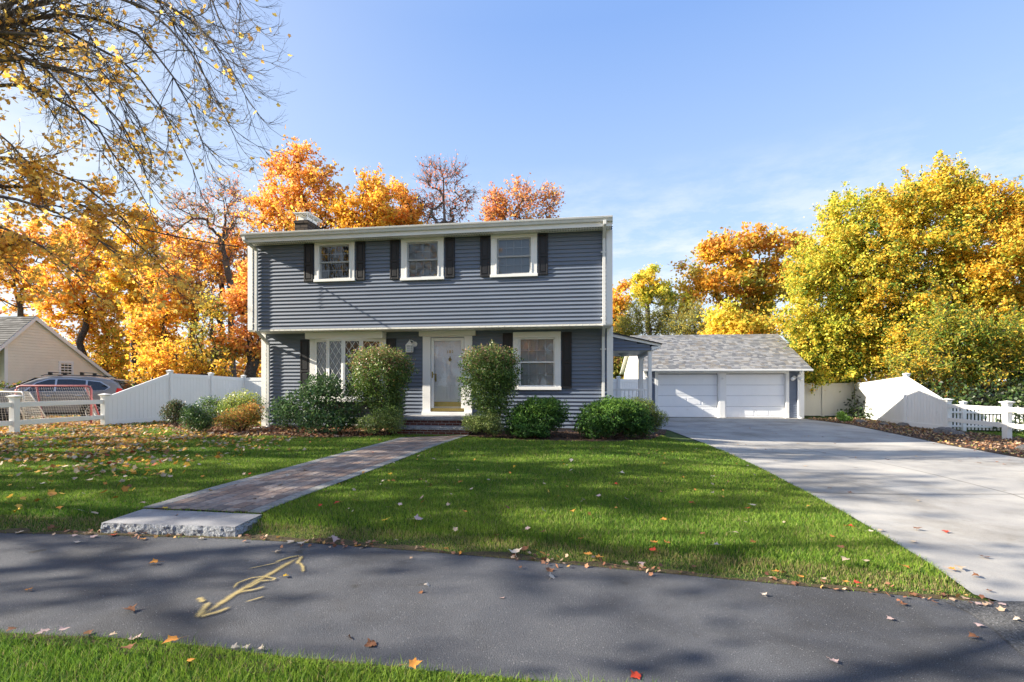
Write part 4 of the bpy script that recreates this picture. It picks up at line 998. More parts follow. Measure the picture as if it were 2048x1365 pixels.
# ================================================================== NEIGHBOUR HOUSE
nh = empty('neighbour_house', (0, 0, 0), 0, 'cream clapboard house with steep grey roof behind the parked car', 'house')
NX = at(226, 772, 34.0)[0]; n0 = np.array([NX, 34.0])
def npt(px): k = (px-CX)/F; t = (k*n0[1]-n0[0])/(cd-k*sd); return np.array(along(n0, t))
pA, pP, pE = npt(8), npt(68), n0.copy()
zP = ztop(pP, 636); zE_ = ztop(pE, 760); tA = -np.linalg.norm(pA-n0); tP = -np.linalg.norm(pP-n0)
zA_ = ztop(npt(1), 692); slL = (zP-zA_)/(tP-(-np.linalg.norm(npt(1)-n0)))
nd = np.array([cd, sd]); nn_ = np.array([sd, -cd])
def N(t, o, z): q = n0+nd*t+nn_*o; return (q[0], q[1], z)
ztl = lambda t: zP-(tP-t)*slL if t < tP else zP+(zE_-zP)*(t-tP)/(0-tP)
m = MB(); e = .17; z = 0
while z < zP:
    b = min(z+e, zP)
    def lim(zz):
        l = tA if zz < ztl(tA) else tP-(zP-zz)/slL; r_ = 0 if zz < zE_ else tP*(1-(zP-zz)/(zP-zE_)); return max(l, tA), r_
    l, r_ = lim(z); l2, r2 = lim(b)
    if r2-l2 > .01: m.quad(N(l, .04, z), N(r_, .04, z), N(r2, 0, b), N(l2, 0, b)); m.quad(N(l, 0, z), N(r_, 0, z), N(r_, .04, z), N(l, .04, z))
    z = b
m.build('wall', M['cream'], nh)
m = MB(); zc_ = ztl(tA)
m.hexa([N(tA, 0, 0), N(tA, -8, 0), N(tA+.05, -8, 0), N(tA+.05, 0, 0), N(tA, 0, zc_), N(tA, -8, zc_), N(tA+.05, -8, zc_), N(tA+.05, 0, zc_)]); m.build('side_wall', M['cream'], nh)
for t in (tA, -.16):
    m = MB(); m.hexa([N(t, .04, 0), N(t+.16, .04, 0), N(t+.16, -.02, 0), N(t, -.02, 0), N(t, .04, ztl(t)), N(t+.16, .04, ztl(t+.16)), N(t+.16, -.02, ztl(t+.16)), N(t, -.02, ztl(t))]); m.build('corner_board', M['white'], nh)
tl = tA-1.6; tr = .45; zl_ = zP-(tP-tl)*slL; zr_ = zP+(zE_-zP)*(tr-tP)/(0-tP)
rk = empty('roof', (0, 0, 0)); rk.parent = nh
def rslab(t0, z0, t1, z1, o0, o1, th, nm, mat, up=0):
    m = MB(); m.hexa([N(t0, o0, z0+up), N(t1, o0, z1+up), N(t1, o1, z1+up), N(t0, o1, z0+up), N(t0, o0, z0+up+th), N(t1, o0, z1+up+th), N(t1, o1, z1+up+th), N(t0, o1, z0+up+th)]); return m.build(nm, M[mat], rk)
rslab(tl, zl_, tP, zP, .18, .14, .24, 'rake_board', 'white', -.16); rslab(tP, zP, tr, zr_, .18, .14, .24, 'rake_board', 'white', -.16)
def shroof(t0, z0, t1, z1, o0, o1, nm):            # coursed shingles
    A, B = np.array(N(t0, o0, z0)), np.array(N(t1, o0, z1)); C_ = np.array(N(t0, o1, z0)); L1_, L2_ = np.linalg.norm(B-A), np.linalg.norm(C_-A)
    d1, d2 = (B-A)/L1_, (C_-A)/L2_; nrm = np.cross(d1, d2); nrm *= np.sign(nrm[2]); m = MB(); i = 0
    while i*.2 < L1_:
        x = 0
        while x < L2_:
            w_ = rng.uniform(.2, .5); q = min(x+w_, L2_); c = tuple(np.array([.15, .145, .14])*rng.uniform(.55, 1.2)); s0, s1 = i*.2, min((i+1)*.2, L1_)
            m.add([A+d1*s0+d2*x+nrm*.03, A+d1*s0+d2*q+nrm*.03, A+d1*s1+d2*q, A+d1*s1+d2*x, A+d1*s0+d2*x, A+d1*s0+d2*q], [(0, 1, 2, 3), (4, 5, 1, 0)], c); x += w_
        i += 1
    return m.build(nm, M['shingle'], rk)
shroof(tl, zl_+.09, tP, zP+.09, .16, -8, 'shingles'); shroof(tr, zr_+.09, tP, zP+.09, .16, -8, 'shingles')
# main wing behind the gable, its slope facing the street
wg = empty('wing', (0, 0, 0)); wg.parent = nh
m = MB(); a0 = np.array([-40.0, 33.5]); b0 = np.array([-35.2, 33.0])
zz0, zz1 = 2.7, zP+.15; m.hexa([(a0[0], a0[1], 0), (b0[0], b0[1], 0), (b0[0], b0[1]+6, 0), (a0[0], a0[1]+6, 0), (a0[0], a0[1], zz0), (b0[0], b0[1], zz0), (b0[0], b0[1]+6, zz0), (a0[0], a0[1]+6, zz0)]); m.build('wing_wall', M['cream'], wg)
m = MB(); i = 0; Lr_ = math.hypot(3.6, zz1-zz0)
A = np.array([-40, a0[1]-.4, zz0]); d1 = np.array([0, 3.6, zz1-zz0])/Lr_; nrm = np.array([0, -(zz1-zz0), 3.6])/Lr_
while i*.22 < Lr_:
    x = 0; Lx = b0[0]+40
    while x < Lx:
        w_ = rng.uniform(.2, .5); q = min(x+w_, Lx); c = tuple(np.array([.15, .145, .14])*rng.uniform(.55, 1.2)); X = np.array([1, 0, 0])
        m.add([A+d1*i*.22+X*x+nrm*.03, A+d1*i*.22+X*q+nrm*.03, A+d1*(i+1)*.22+X*q, A+d1*(i+1)*.22+X*x, A+d1*i*.22+X*x, A+d1*i*.22+X*q], [(0, 1, 2, 3), (4, 5, 1, 0)], c); x += w_
    i += 1
m.build('wing_roof', M['shingle'], wg)
# gable window
tw = [-np.linalg.norm(npt(x)-n0) for x in (121, 142)]; zw0, zw1 = ztop(npt(131), 752), ztop(npt(131), 727)
m = MB(); c_ = .13
for (a, b, z0, z1) in ((tw[0]-c_, tw[0], zw0-c_, zw1+c_), (tw[1], tw[1]+c_, zw0-c_, zw1+c_), (tw[0], tw[1], zw1, zw1+c_), (tw[0], tw[1], zw0-c_, zw0)):
    m.hexa([N(a, .05, z0), N(b, .05, z0), N(b, 0, z0), N(a, 0, z0), N(a, .05, z1), N(b, .05, z1), N(b, 0, z1), N(a, 0, z1)])
wn = m.build('window', M['white'], nh); m = MB(); m.quad(N(tw[0], .025, zw0), N(tw[1], .025, zw0), N(tw[1], .025, zw1), N(tw[0], .025, zw1)); m.build('pane', M['car_glass'], wn)
m = MB()
for f in (1/3, 2/3): t = tw[0]+(tw[1]-tw[0])*f; m.tube([N(t, .035, zw0), N(t, .035, zw1)], .015, 4)
m.tube([N(tw[0], .035, (zw0+zw1)/2), N(tw[1], .035, (zw0+zw1)/2)], .018, 4); m.build('muntins', M['white'], wn)

# ================================================================== PARKED CAR
car = empty('parked_car', (0, 0, 0), 0, 'dark grey estate-style SUV with black roof bars parked behind the white rail fence', 'car')
# body profile: x from nose (-) to tail (+), half lengths in metres
top = [(-2.32, .62), (-2.30, .78), (-2.18, .90), (-1.6, 1.02), (-1.15, 1.08), (-.75, 1.32), (-.30, 1.57), (.1, 1.655), (.7, 1.67), (1.3, 1.63), (1.85, 1.53), (2.02, 1.42), (2.2, 1.15), (2.28, .95), (2.33, .70), (2.30, .5)]
xs = np.array([-2.32, -2.28, -2.15, -1.9, -1.6, -1.35, -1.15, -.95, -.75, -.5, -.25, .1, .4, .7, 1.0, 1.3, 1.6, 1.85, 2.02, 2.14, 2.24, 2.31, 2.335])
tx, tz = [p[0] for p in top], [p[1] for p in top]
def ctop(x): return float(np.interp(x, tx[:-1], tz[:-1]))
def half(x, z):
    w0 = .925*(1-.10*max(0, (abs(x)-1.5)/.83)**2.2)
    w0 *= (1-.14*max(0, (abs(x)-2.1)/.24)**2)
    if z > 1.02: w0 -= (z-1.02)*.33
    if z < .5: w0 -= (.5-z)*.12
    return w0
V = []; nr = 0
for x in xs:
    zt_ = ctop(x); zb = .24 if abs(x) < 2.1 else .34; zs_ = [zb, .40, .55, .72, .88, 1.0]
    ring = []
    for z in zs_: z = min(z, zt_-.06); ring.append((half(x, z)+(.012 if .6 < z < .95 else 0), z))
    for f in (.15, .45, .75, .92): z = min(1.0, zt_-.06)+(zt_-min(1.0, zt_-.06))*f; ring.append((half(x, z)-.0, z))
    yl = half(x, zt_)-.03; ring += [(yl*.93, zt_-.008), (yl*.6, zt_+.012), (0, zt_+.02)]
    full = [(-a, b) for a, b in ring][:]+[(a, b) for a, b in ring[::-1][1:]]
    nr = len(full); V += [(x, a, b) for a, b in full]
Fc = [(i*nr+k, (i+1)*nr+k, (i+1)*nr+k+1, i*nr+k+1) for i in range(len(xs)-1) for k in range(nr-1)]
Fc += [tuple(range(nr)), tuple((len(xs)-1)*nr+k for k in range(nr))[::-1]]
m = MB(); m.add(V, Fc); bd = m.build('body', M['car'], car, smooth=True)
def side_panel(poly, off, nm, mat, par=car, side=-1):
    pts = []; n = 5; P = []
    q = [np.array(p) for p in poly]; c = sum(q)/len(q); V = []
    dense = []
    for i in range(len(q)):
        for k in range(n): dense.append(q[i]+(q[(i+1) % len(q)]-q[i])*k/n)
    V = [(p[0], side*(half(p[0], p[1])+off), p[1]) for p in dense]+[(c[0], side*(half(c[0], c[1])+off), c[1])]
    m = MB(); m.add(V, [(i, (i+1) % len(dense), len(dense)) for i in range(len(dense))]); o = m.build(nm, M[mat], par); return o
for sd_ in (-1, 1):
    side_panel([(-.62, 1.08), (1.72, 1.14), (1.86, 1.26), (1.55, 1.47), (.7, 1.575), (.05, 1.56), (-.28, 1.42)], .004, 'window_trim', 'chrome', side=sd_)
    for poly in ([(-.52, 1.10), (.25, 1.115), (.25, 1.535), (.08, 1.53), (-.25, 1.40)], [(.31, 1.115), (1.12, 1.13), (1.12, 1.50), (.7, 1.545), (.31, 1.54)], [(1.18, 1.13), (1.70, 1.155), (1.80, 1.25), (1.53, 1.44), (1.18, 1.49)]):
        side_panel(poly, .010, 'side_window', 'car_glass', side=sd_)
    for xd in (-.62, .28, 1.16):
        m = MB(); zz = np.linspace(.34, 1.08, 8); m.tube([(xd+(.10*max(0, .8-z) if xd > 1 else 0), sd_*(half(xd, z)+.013), z) for z in zz], .005, 4); m.build('door_seam', M['dark_metal'], car)
    for xd in (.08, .95):
        m = MB(); m.tube([(xd-.1, sd_*(half(xd, .93)+.02), .93), (xd, sd_*(half(xd, .93)+.05), .935), (xd+.1, sd_*(half(xd, .93)+.02), .93)], [.018, .022, .018], 6); m.build('door_handle', M['chrome'], car)
    m = MB(); m.tube([(-1.0, sd_*(half(-1, .33)+.01), .33), (1.0, sd_*(half(1, .33)+.01), .33)], .05, 6); m.build('sill_trim', M['dark_metal'], car)
    m = MB(); m.tube([(-.62, sd_*.93, 1.10), (-.60, sd_*1.0, 1.12), (-.58, sd_*1.10, 1.15)], [.03, .08, .06], 8); m.build('mirror', M['car'], car, smooth=True)
    for xw in (-1.42, 1.40):
        m = MB(); y_ = sd_*.915
        m.tube([(xw, sd_*.5, .35), (xw, y_+sd_*.035, .35)], .415, 28); m.build('wheel_arch', M['dark_metal'], car)
        m = MB(); m.tube([(xw, sd_*.72, .34), (xw, sd_*.76, .34), (xw, y_+sd_*.035, .34), (xw, y_+sd_*.05, .34)], [.30, .345, .345, .31], 32); wh = m.build('tyre', M['tyre'], car, smooth=False)
        m = MB(); yr_ = y_+sd_*.052; m.tube([(xw, yr_-.001, .34), (xw, yr_+sd_*.006, .34)], [.245, .24], 24); hub = m.build('rim_well', M['dark_metal'], wh)
        m = MB()
        for k in range(10): a = 2*math.pi*k/10; m.tube([(xw, yr_+sd_*.012, .34), (xw+.225*math.cos(a), yr_+sd_*.012, .34+.225*math.sin(a))], [.03, .014], 5)
        ra = [(xw+.235*math.cos(t), yr_+sd_*.008, .34+.235*math.sin(t)) for t in np.linspace(0, 2*math.pi, 25)]; m.tube(ra, .014, 5); m.build('rim', M['chrome'], wh)
    side_panel([(2.02, 1.02), (2.28, .98), (2.18, 1.20), (2.05, 1.22)], .012, 'tail_lamp', 'tail', side=sd_)
m = MB(); g_ = lambda x: half(x, ctop(x))*.82
m.add([(-1.12, -.70, 1.115), (-1.12, .70, 1.115), (-.36, .60, 1.562), (-.36, -.60, 1.562)], [(0, 1, 2, 3)]); ws = m.build('windshield', M['windshield'], car)
for v_ in ws.data.vertices: v_.co.z += .03; v_.co.x -= .02
m = MB(); m.add([(2.04, -.58, 1.40), (2.04, .58, 1.40), (2.235, .66, 1.10), (2.235, -.66, 1.10)], [(3, 2, 1, 0)]); rw = m.build('rear_window', M['car_glass'], car)
for v_ in rw.data.vertices: v_.co.x += .02; v_.co.z += .015
m = MB(); m.hexa([(1.78, -.6, 1.55), (2.12, -.6, 1.48), (2.12, .6, 1.48), (1.78, .6, 1.55), (1.78, -.58, 1.575), (2.12, -.58, 1.50), (2.12, .58, 1.50), (1.78, .58, 1.575)]); m.build('spoiler', M['car'], car, .008)
for sd_ in (-1, 1):
    m = MB(); m.tube([(-.2, sd_*.60, 1.66), (-.1, sd_*.60, 1.70), (1.5, sd_*.60, 1.68), (1.65, sd_*.60, 1.62)], .018, 6); m.build('roof_rail', M['dark_metal'], car)
for xb in (.05, .95):
    m = MB(); m.box(xb-.035, xb+.035, -.70, .70, 1.78, 1.805)
    for sd_ in (-1, 1): m.box(xb-.05, xb+.05, sd_*.60-.05, sd_*.60+.05, 1.69, 1.785)
    m.build('cross_bar', M['dark_metal'], car, .005)
cp = gp(150, 850)
car.location = (-17.0, 17.9, cp[2]-.0); car.rotation_euler = (0, 0, R(24))

# ================================================================== GOALS
def goal(name, label, loc, rz, w_, h_, dp, mat, rad, mesh=.10):
    g = empty(name, loc, rz, label, 'hockey goal', 'hockey goals stored by the fence')
    m = MB(); r_ = .12
    m.tube([(-w_/2, 0, 0), (-w_/2, 0, h_-r_), (-w_/2+r_*.3, 0, h_-r_*.3), (-w_/2+r_, 0, h_), (w_/2-r_, 0, h_), (w_/2-r_*.3, 0, h_-r_*.3), (w_/2, 0, h_-r_), (w_/2, 0, 0)], rad, 8); m.build('goal_frame', M[mat], g, smooth=True)
    m = MB(); m.tube([(-w_/2, 0, .02), (-w_/2*.8, dp, .02), (w_/2*.8, dp, .02), (w_/2, 0, .02)], rad*.8, 8); m.build('base_bar', M[mat], g, smooth=True)
    for sg in (-1, 1): m = MB(); m.tube([(sg*w_*.33, dp*.35, h_), (sg*w_*.38, dp*.7, h_*.5), (sg*w_*.4, dp, .02)], rad*.8, 8); m.build('back_stay', M[mat], g, smooth=True)
    m = MB(); n1 = int(w_/mesh); n2 = int(h_/mesh)
    for i in range(n1+1):
        f = i/n1-.5; m.tube([(f*w_*.66, dp*.35, h_), (f*w_*.76, dp*.7, h_*.5), (f*w_*.8, dp, .03)], .0028, 3, cap=False)
    for k in range(n2+1):
        t = k/n2; y = dp*(1-.65*t); ww = w_*(.8-.14*t); m.tube([(-w_/2, 0, .03+t*(h_-.03)), (-ww/2, y, .03+t*(h_-.03)), (ww/2, y, .03+t*(h_-.03)), (w_/2, 0, .03+t*(h_-.03))], .0028, 3, cap=False)
    for k in range(1, 8):
        for sg in (-1, 1): f = k/8; m.tube([(sg*w_*(.5-.1*f), dp*f, .03), (sg*w_*(.5-.17*f), dp*.35*f, h_)], .0028, 3, cap=False)
    m.build('net', M['net'], g); return g
q = gp(112, 862)
goal('hockey_goal', 'faded red pipe hockey goal with torn net behind the rail fence', (at(108, 0, 15.6)[0], 15.6, gz1((-13.5, 15))), R(7), 2.2, 1.3, .8, 'red_pipe', .032)
goal('hockey_goal', 'small weathered white pipe hockey goal at the left end of the rail fence', (at(18, 0, 14.9)[0], 14.9, gz1((-15, 14.9))), R(-25), 1.9, 1.12, .7, 'old_white', .022, .08)
# boulders along the bed
for i, (px, py, s) in enumerate(((1722, 846, .20), (1768, 851, .14), (1808, 853, .20), (1890, 867, .28), (1918, 872, .18), (2052, 900, .16))):
    r_ = np.random.default_rng(40+i); p = gp(px, py); bm = __import__('bmesh').new(); __import__('bmesh').ops.create_icosphere(bm, subdivisions=3, radius=s)
    ph = r_.uniform(0, 6, 6)
    for v_ in bm.verts:
        c = v_.co/s; k = 1+.16*math.sin(c.x*3+ph[0])*math.sin(c.y*3.3+ph[1])+.10*math.sin(c.z*6+ph[2]+c.x*4)+.05*math.sin(c.x*11+ph[3])*math.sin(c.y*12+ph[4])
        v_.co = Vector((c.x*1.35, c.y, c.z*.62))*s*k
    me = bpy.data.meshes.new('boulder'); bm.to_mesh(me); bm.free(); me.materials.append(M['rock'])
    for f in me.polygons: f.use_smooth = True
    o = link(bpy.data.objects.new('boulder', me)); o.location = (p[0], p[1], p[2]+s*.12); o.rotation_euler = (0, 0, ph[0])
    tag(o, ['small grey boulder nearest the almond fence in the driveway bed', 'little flat grey stone between two boulders below the white fence', 'grey boulder below the tall post of the sunlit white fence', 'big grey boulder at the first post of the right rail fence', 'grey boulder in front of the pickets beside the biggest boulder', 'grey boulder at the front of the driveway bed, furthest right'][i], 'boulder', 'boulders along the driveway bed')
# small yellow lawn sign among the shrubs
p = gp(703, 868); sg = empty('lawn_sign', (p[0], p[1]+.05, p[2]), R(-6), 'tiny yellow plastic sign on a thin stake in front of the rhododendron', 'sign')
m = MB(); m.box(-.006, .006, -.004, .004, 0, .36); m.build('stake', M['dark_metal'], sg); m = MB(); m.box(-.085, .085, -.010, -.005, .26, .40); m.build('sign_board', M['yellow'], sg, .003)
m = MB(); m.prism([(-.02, -.011, .275), (.02, -.011, .275), (.0, -.011, .32)], (0, -.002, 0)); m.tube([(0, -.0105, .335), (0, -.0125, .335)], .012, 10); m.build('sign_mark', M['dark_metal'], sg)
# ================================================================== VEGETATION
def unit(v): return v/(np.linalg.norm(v, axis=-1, keepdims=True)+1e-9)
def leaf_quads(C, size, r, elong=.62, up=.35, jit=.35, axis=None, droop=0):
    n = len(C); a = unit(r.normal(0, 1, (n, 3)) if axis is None else axis+r.normal(0, .45, (n, 3)))
    nrm = unit(r.normal(0, 1, (n, 3))+np.array([0, 0, up*2.2])); b = unit(np.cross(a, nrm)); s = (size*r.uniform(1-jit, 1+jit, n))[:, None]
    f = unit(np.cross(a, b))*s*.16
    return np.stack([C-a*s, C-b*s*elong+f, C+a*s, C+b*s*elong+f], 1).reshape(-1, 3)
STAR = np.array([(0, -.62), (.56, -.60), (.60, -.22), (1.0, .18), (.50, .28), (.36, .52), (0, 1.05), (-.36, .52), (-.50, .28), (-1.0, .18), (-.60, -.22), (-.56, -.60)])
def star_leaves(C, size, r, up=.3, curl=.25):
    n = len(C); a = unit(r.normal(0, 1, (n, 3))); nrm = unit(r.normal(0, 1, (n, 3))+np.array([0, 0, up*2])); b = unit(np.cross(a, nrm)); c = np.cross(a, b)
    s = (size*r.uniform(.7, 1.25, n))[:, None, None]; k = STAR
    P = C[:, None]+s*(b[:, None]*k[None, :, :1]+a[:, None]*k[None, :, 1:]+c[:, None]*(curl*(k[None, :, :1]**2+k[None, :, 1:]**2)*r.uniform(-1, 1, (n, 1, 1))))
    return P.reshape(-1, 3)
def skeleton(r, base, tip, clusters, nseg=9, wob=.25, zpen=1.1, limb0=.30):
    base, tip = np.array(base, float), np.array(tip, float)
    N_ = [base]; par = [-1]
    for i in range(1, nseg+1):
        t = i/nseg; N_.append(base+(tip-base)*t+np.array([r.normal(0, wob)*.5, r.normal(0, wob)*.5, 0])*min(1, t*2)); par.append(len(N_)-2)
    ht = tip[2]-base[2]; start = max(1, int(nseg*limb0))
    order = np.argsort(np.linalg.norm((clusters-(base+tip)/2)*[1, 1, .6], axis=1))
    leafnode = []
    for ci in order:
        c = clusters[ci]; A = np.array(N_); d = np.linalg.norm(A-c, axis=1)+zpen*np.maximum(0, A[:, 2]-c[2]+.15*d_xy(A, c)); d[:start] = 1e9
        k = int(np.argmin(d)); p = A[k]; L_ = np.linalg.norm(c-p); ns = 1 if L_ < .5 else (2 if L_ < 1.4 else 3); prev = k
        ctrl = (p+c)/2+np.array([0, 0, -.10*L_])+r.normal(0, .07*L_, 3)
        for s in range(1, ns+1):
            t = s/ns; q = p*(1-t)**2+2*ctrl*t*(1-t)+c*t*t; N_.append(q); par.append(prev); prev = len(N_)-1
        leafnode.append(prev)
    return np.array(N_), np.array(par)
def d_xy(A, c): return np.linalg.norm(A[:, :2]-c[:2], axis=1)
def tubes_mesh(N_, par, rad, sides=5):
    """one ring per end of every segment, vectorised"""
    idx = np.where(par >= 0)[0]; A = N_[par[idx]]; B = N_[idx]; ra = rad[par[idx]]; rb = rad[idx]; ra = np.minimum(ra, rb*1.6)
    d = unit(B-A); ref = np.where(np.abs(d[:, 2:3]) < .9, np.array([[0, 0, 1.]]), np.array([[1., 0, 0]])); a = unit(np.cross(d, ref)); b = np.cross(d, a)
    A = A-d*ra[:, None]*.4
    t = 2*np.pi*np.arange(sides)/sides; ct, st_ = np.cos(t)[None, :, None], np.sin(t)[None, :, None]
    ring = a[:, None]*ct+b[:, None]*st_
    V = np.concatenate([A[:, None]+ring*ra[:, None, None], B[:, None]+ring*rb[:, None, None]], 1)
    n = len(idx); o = np.arange(n)[:, None]*2*sides; k = np.arange(sides)[None]
    P = np.stack([o+k, o+(k+1) % sides, o+sides+(k+1) % sides, o+sides+k], 2).reshape(-1, 4)
    return V.reshape(-1, 3), P
def pipe_radii(N_, par, tipr, ex=.42, trunk=None, nseg=9):
    cnt = np.zeros(len(N_)); haschild = np.zeros(len(N_), bool); haschild[par[par >= 0]] = True
    cnt[~haschild] = 1
    for i in range(len(N_)-1, 0, -1): cnt[par[i]] += cnt[i]
    rad = tipr*np.maximum(cnt, 1)**ex
    if trunk: rad = rad*(trunk/rad[0]) if False else np.minimum(rad*(trunk/rad[0])**(cnt/cnt.max())**.3, trunk)
    rad[0] = rad[0]*1.25
    return rad
def pick(r, n, pal):
    w = np.array([p[1] for p in pal], float); i = r.choice(len(pal), n, p=w/w.sum()); return np.array([p[0] for p in pal])[i]
def tree(name, label, cat, circles, Y, base_px, pal_top, pal_low, ncl, leaves, lsz, seed, group=None, depth=1.0, trunk=.22, bark='bark', sigma=.30, tipr=.013, twigs=0, gap=.0, mat='leaf', tipz=None, up=.3, Yb=None, zmix=.5, low=None, shell=2.2, limb0=.3, world=False, elong=.62, alien=.3):
    r = np.random.default_rng(seed)
    if group in (G_L, G_B): leaves = int(leaves*.86); lsz *= .84; twigs = max(twigs, 3)
    L_ = []
    for c in circles:
        if world: L_.append((np.array(c[:3]), np.array(c[3:6])))
        else:
            dy = (c[3] if len(c) > 3 else 0); p = at(c[0], c[1], Y+dy); rr = c[2]*(Y+dy)/F; L_.append((p, np.array([rr, rr*depth, rr*.95])))
    vol = np.array([l[1].prod()**.72 for l in L_]); k = r.choice(len(L_), ncl, p=vol/vol.sum())
    cen = np.array([L_[i][0] for i in k]); rad_ = np.array([L_[i][1] for i in k])
    u = unit(r.normal(0, 1, (ncl, 3)))*(r.random(ncl)**(1/shell))[:, None]
    cl = cen+u*rad_; keep = cl[:, 2] > (low if low is not None else .6); cl = cl[keep]; k = k[keep]
    ztop_, zbot = cl[:, 2].max(), cl[:, 2].min()
    if world: base = np.array([base_px[0], base_px[1], float(ground_z(base_px[0], base_px[1]))-.1])
    else: Yb = Yb or Y; X = (base_px-CX)*Yb/F; base = np.array([X, Yb, float(ground_z(X, Yb))-.1])
    cm = cl.mean(0); tip = np.array([cm[0]*.7+base[0]*.3, cm[1]*.7+base[1]*.3, tipz or (zbot*.25+ztop_*.75)])
    N_, par = skeleton(r, base, tip, cl, nseg=10, wob=.03*(ztop_), limb0=limb0)
    rad = pipe_radii(N_, par, tipr, .42, trunk)
    V, P = tubes_mesh(N_, par, rad, 6)
    root = empty(name, base, 0, label, cat, group)
    Vt = [V]; Pt = [P]; off = len(V)
    tipsC = []
    if twigs:                                            # fine bare twigs radiating from the clusters
        m_ = len(cl)*twigs; ci = np.repeat(np.arange(len(cl)), twigs); c0 = cl[ci]
        d = unit(unit(c0-tip+[0, 0, .5])+r.normal(0, .55, (m_, 3))+[0, 0, .35]); ln = r.uniform(.3, 1.0, m_)*sigma*3.0
        mid = c0+d*ln[:, None]*.5+r.normal(0, .03, (m_, 3)); e_ = c0+d*ln[:, None]+np.stack([np.zeros(m_), np.zeros(m_), ln*.12], 1)
        NN = np.concatenate([c0, mid, e_]); pp = np.concatenate([-np.ones(m_, int), np.arange(m_), m_+np.arange(m_)]); rr = np.concatenate([np.full(m_, tipr*.8), np.full(m_, tipr*.6), np.full(m_, tipr*.3)])
        v2, p2 = tubes_mesh(NN, pp, rr, 3); q = 3
        Vt.append(v2); tipsC = [mid, e_]
        Pt.append(p2+off); off += len(v2)
    tr = raw('trunk', np.concatenate(Vt)-base, np.concatenate(Pt), M[bark], root, smooth=True)
    wl_ = r.gamma(2.2, 1, len(cl)); wl_[r.random(len(cl)) < gap] = 0
    ci = r.choice(len(cl), leaves, p=wl_/wl_.sum()); sc = r.uniform(.6, 1.35, len(cl))*sigma
    C = cl[ci]+r.normal(0, 1, (leaves, 3))*sc[ci][:, None]*[1, 1, .75]
    if twigs and len(tipsC):
        h = leaves//2; src = np.concatenate(tipsC); C[:h] = src[r.integers(0, len(src), h)]+r.normal(0, sigma*.25, (h, 3))
    V = leaf_quads(C, lsz, r, elong, up)
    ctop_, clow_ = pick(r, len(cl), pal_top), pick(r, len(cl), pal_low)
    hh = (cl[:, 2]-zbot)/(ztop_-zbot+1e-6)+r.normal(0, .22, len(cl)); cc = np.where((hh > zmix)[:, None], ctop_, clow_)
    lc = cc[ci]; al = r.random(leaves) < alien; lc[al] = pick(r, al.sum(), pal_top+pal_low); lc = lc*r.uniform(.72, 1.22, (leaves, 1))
    raw('crown', V-base, np.arange(leaves*4).reshape(-1, 4), M[mat], root, col=np.repeat(lc, 4, 0))
    return root
G_L = G_B = None
ORG = [((.76, .40, .09), 3), ((.72, .32, .07), 2), ((.78, .50, .11), 2.5), ((.64, .22, .05), .8)]
GLD = [((.74, .44, .05), 3), ((.70, .50, .06), 2), ((.66, .33, .04), 2)]
YEL = [((.74, .57, .09), 3), ((.62, .56, .08), 1.5), ((.74, .49, .07), 2)]
YGR = [((.55, .52, .06), 2), ((.35, .38, .06), 2), ((.62, .48, .06), 1)]
OLV = [((.34, .30, .07), 2), ((.24, .25, .06), 2), ((.48, .36, .07), 1)]
RED = [((.68, .28, .11), 2), ((.72, .36, .13), 2), ((.58, .19, .09), .8)]
PNK = [((.58, .24, .15), 2), ((.50, .18, .12), 2), ((.60, .30, .12), 1)]
BRN = [((.40, .19, .08), 2), ((.34, .17, .09), 2), ((.48, .26, .09), 1)]
GRN = [((.10, .17, .03), 2), ((.16, .24, .04), 2), ((.07, .12, .03), 1)]
DGR = [((.045, .09, .025), 2), ((.07, .12, .03), 2), ((.11, .14, .04), 1)]
G_L = 'autumn trees behind the left fence'; G_B = 'autumn trees behind the blue house'; G_R = 'trees behind the garage'
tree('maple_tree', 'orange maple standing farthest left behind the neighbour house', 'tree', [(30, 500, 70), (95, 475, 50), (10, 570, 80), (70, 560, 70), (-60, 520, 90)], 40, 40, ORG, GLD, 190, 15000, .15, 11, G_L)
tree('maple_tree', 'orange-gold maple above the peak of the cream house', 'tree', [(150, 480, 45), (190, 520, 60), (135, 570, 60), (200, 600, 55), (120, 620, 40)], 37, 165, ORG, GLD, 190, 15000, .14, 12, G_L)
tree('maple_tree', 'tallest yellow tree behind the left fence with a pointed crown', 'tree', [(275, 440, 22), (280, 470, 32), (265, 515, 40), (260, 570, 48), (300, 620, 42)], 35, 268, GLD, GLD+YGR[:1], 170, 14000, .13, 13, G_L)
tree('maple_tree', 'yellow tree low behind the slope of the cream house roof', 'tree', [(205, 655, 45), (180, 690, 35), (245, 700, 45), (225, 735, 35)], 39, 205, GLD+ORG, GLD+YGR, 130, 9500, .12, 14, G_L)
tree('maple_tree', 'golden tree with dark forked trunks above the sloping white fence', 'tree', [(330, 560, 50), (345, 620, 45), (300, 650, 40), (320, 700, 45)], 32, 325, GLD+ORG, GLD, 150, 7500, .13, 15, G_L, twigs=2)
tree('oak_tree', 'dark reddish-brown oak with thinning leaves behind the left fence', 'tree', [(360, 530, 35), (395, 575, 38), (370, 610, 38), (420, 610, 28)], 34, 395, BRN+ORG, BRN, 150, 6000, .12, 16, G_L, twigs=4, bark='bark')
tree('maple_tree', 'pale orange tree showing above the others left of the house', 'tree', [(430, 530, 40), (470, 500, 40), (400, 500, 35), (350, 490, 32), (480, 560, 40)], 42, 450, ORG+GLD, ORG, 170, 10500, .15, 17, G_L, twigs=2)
tree('maple_tree', 'red-orange maple beside the left corner of the house', 'tree', [(490, 600, 32), (505, 650, 32), (470, 680, 34), (515, 700, 26), (500, 560, 30)], 31, 503, ORG+RED[:1], ORG+RED[:1], 140, 9000, .12, 18, G_L, trunk=.34)
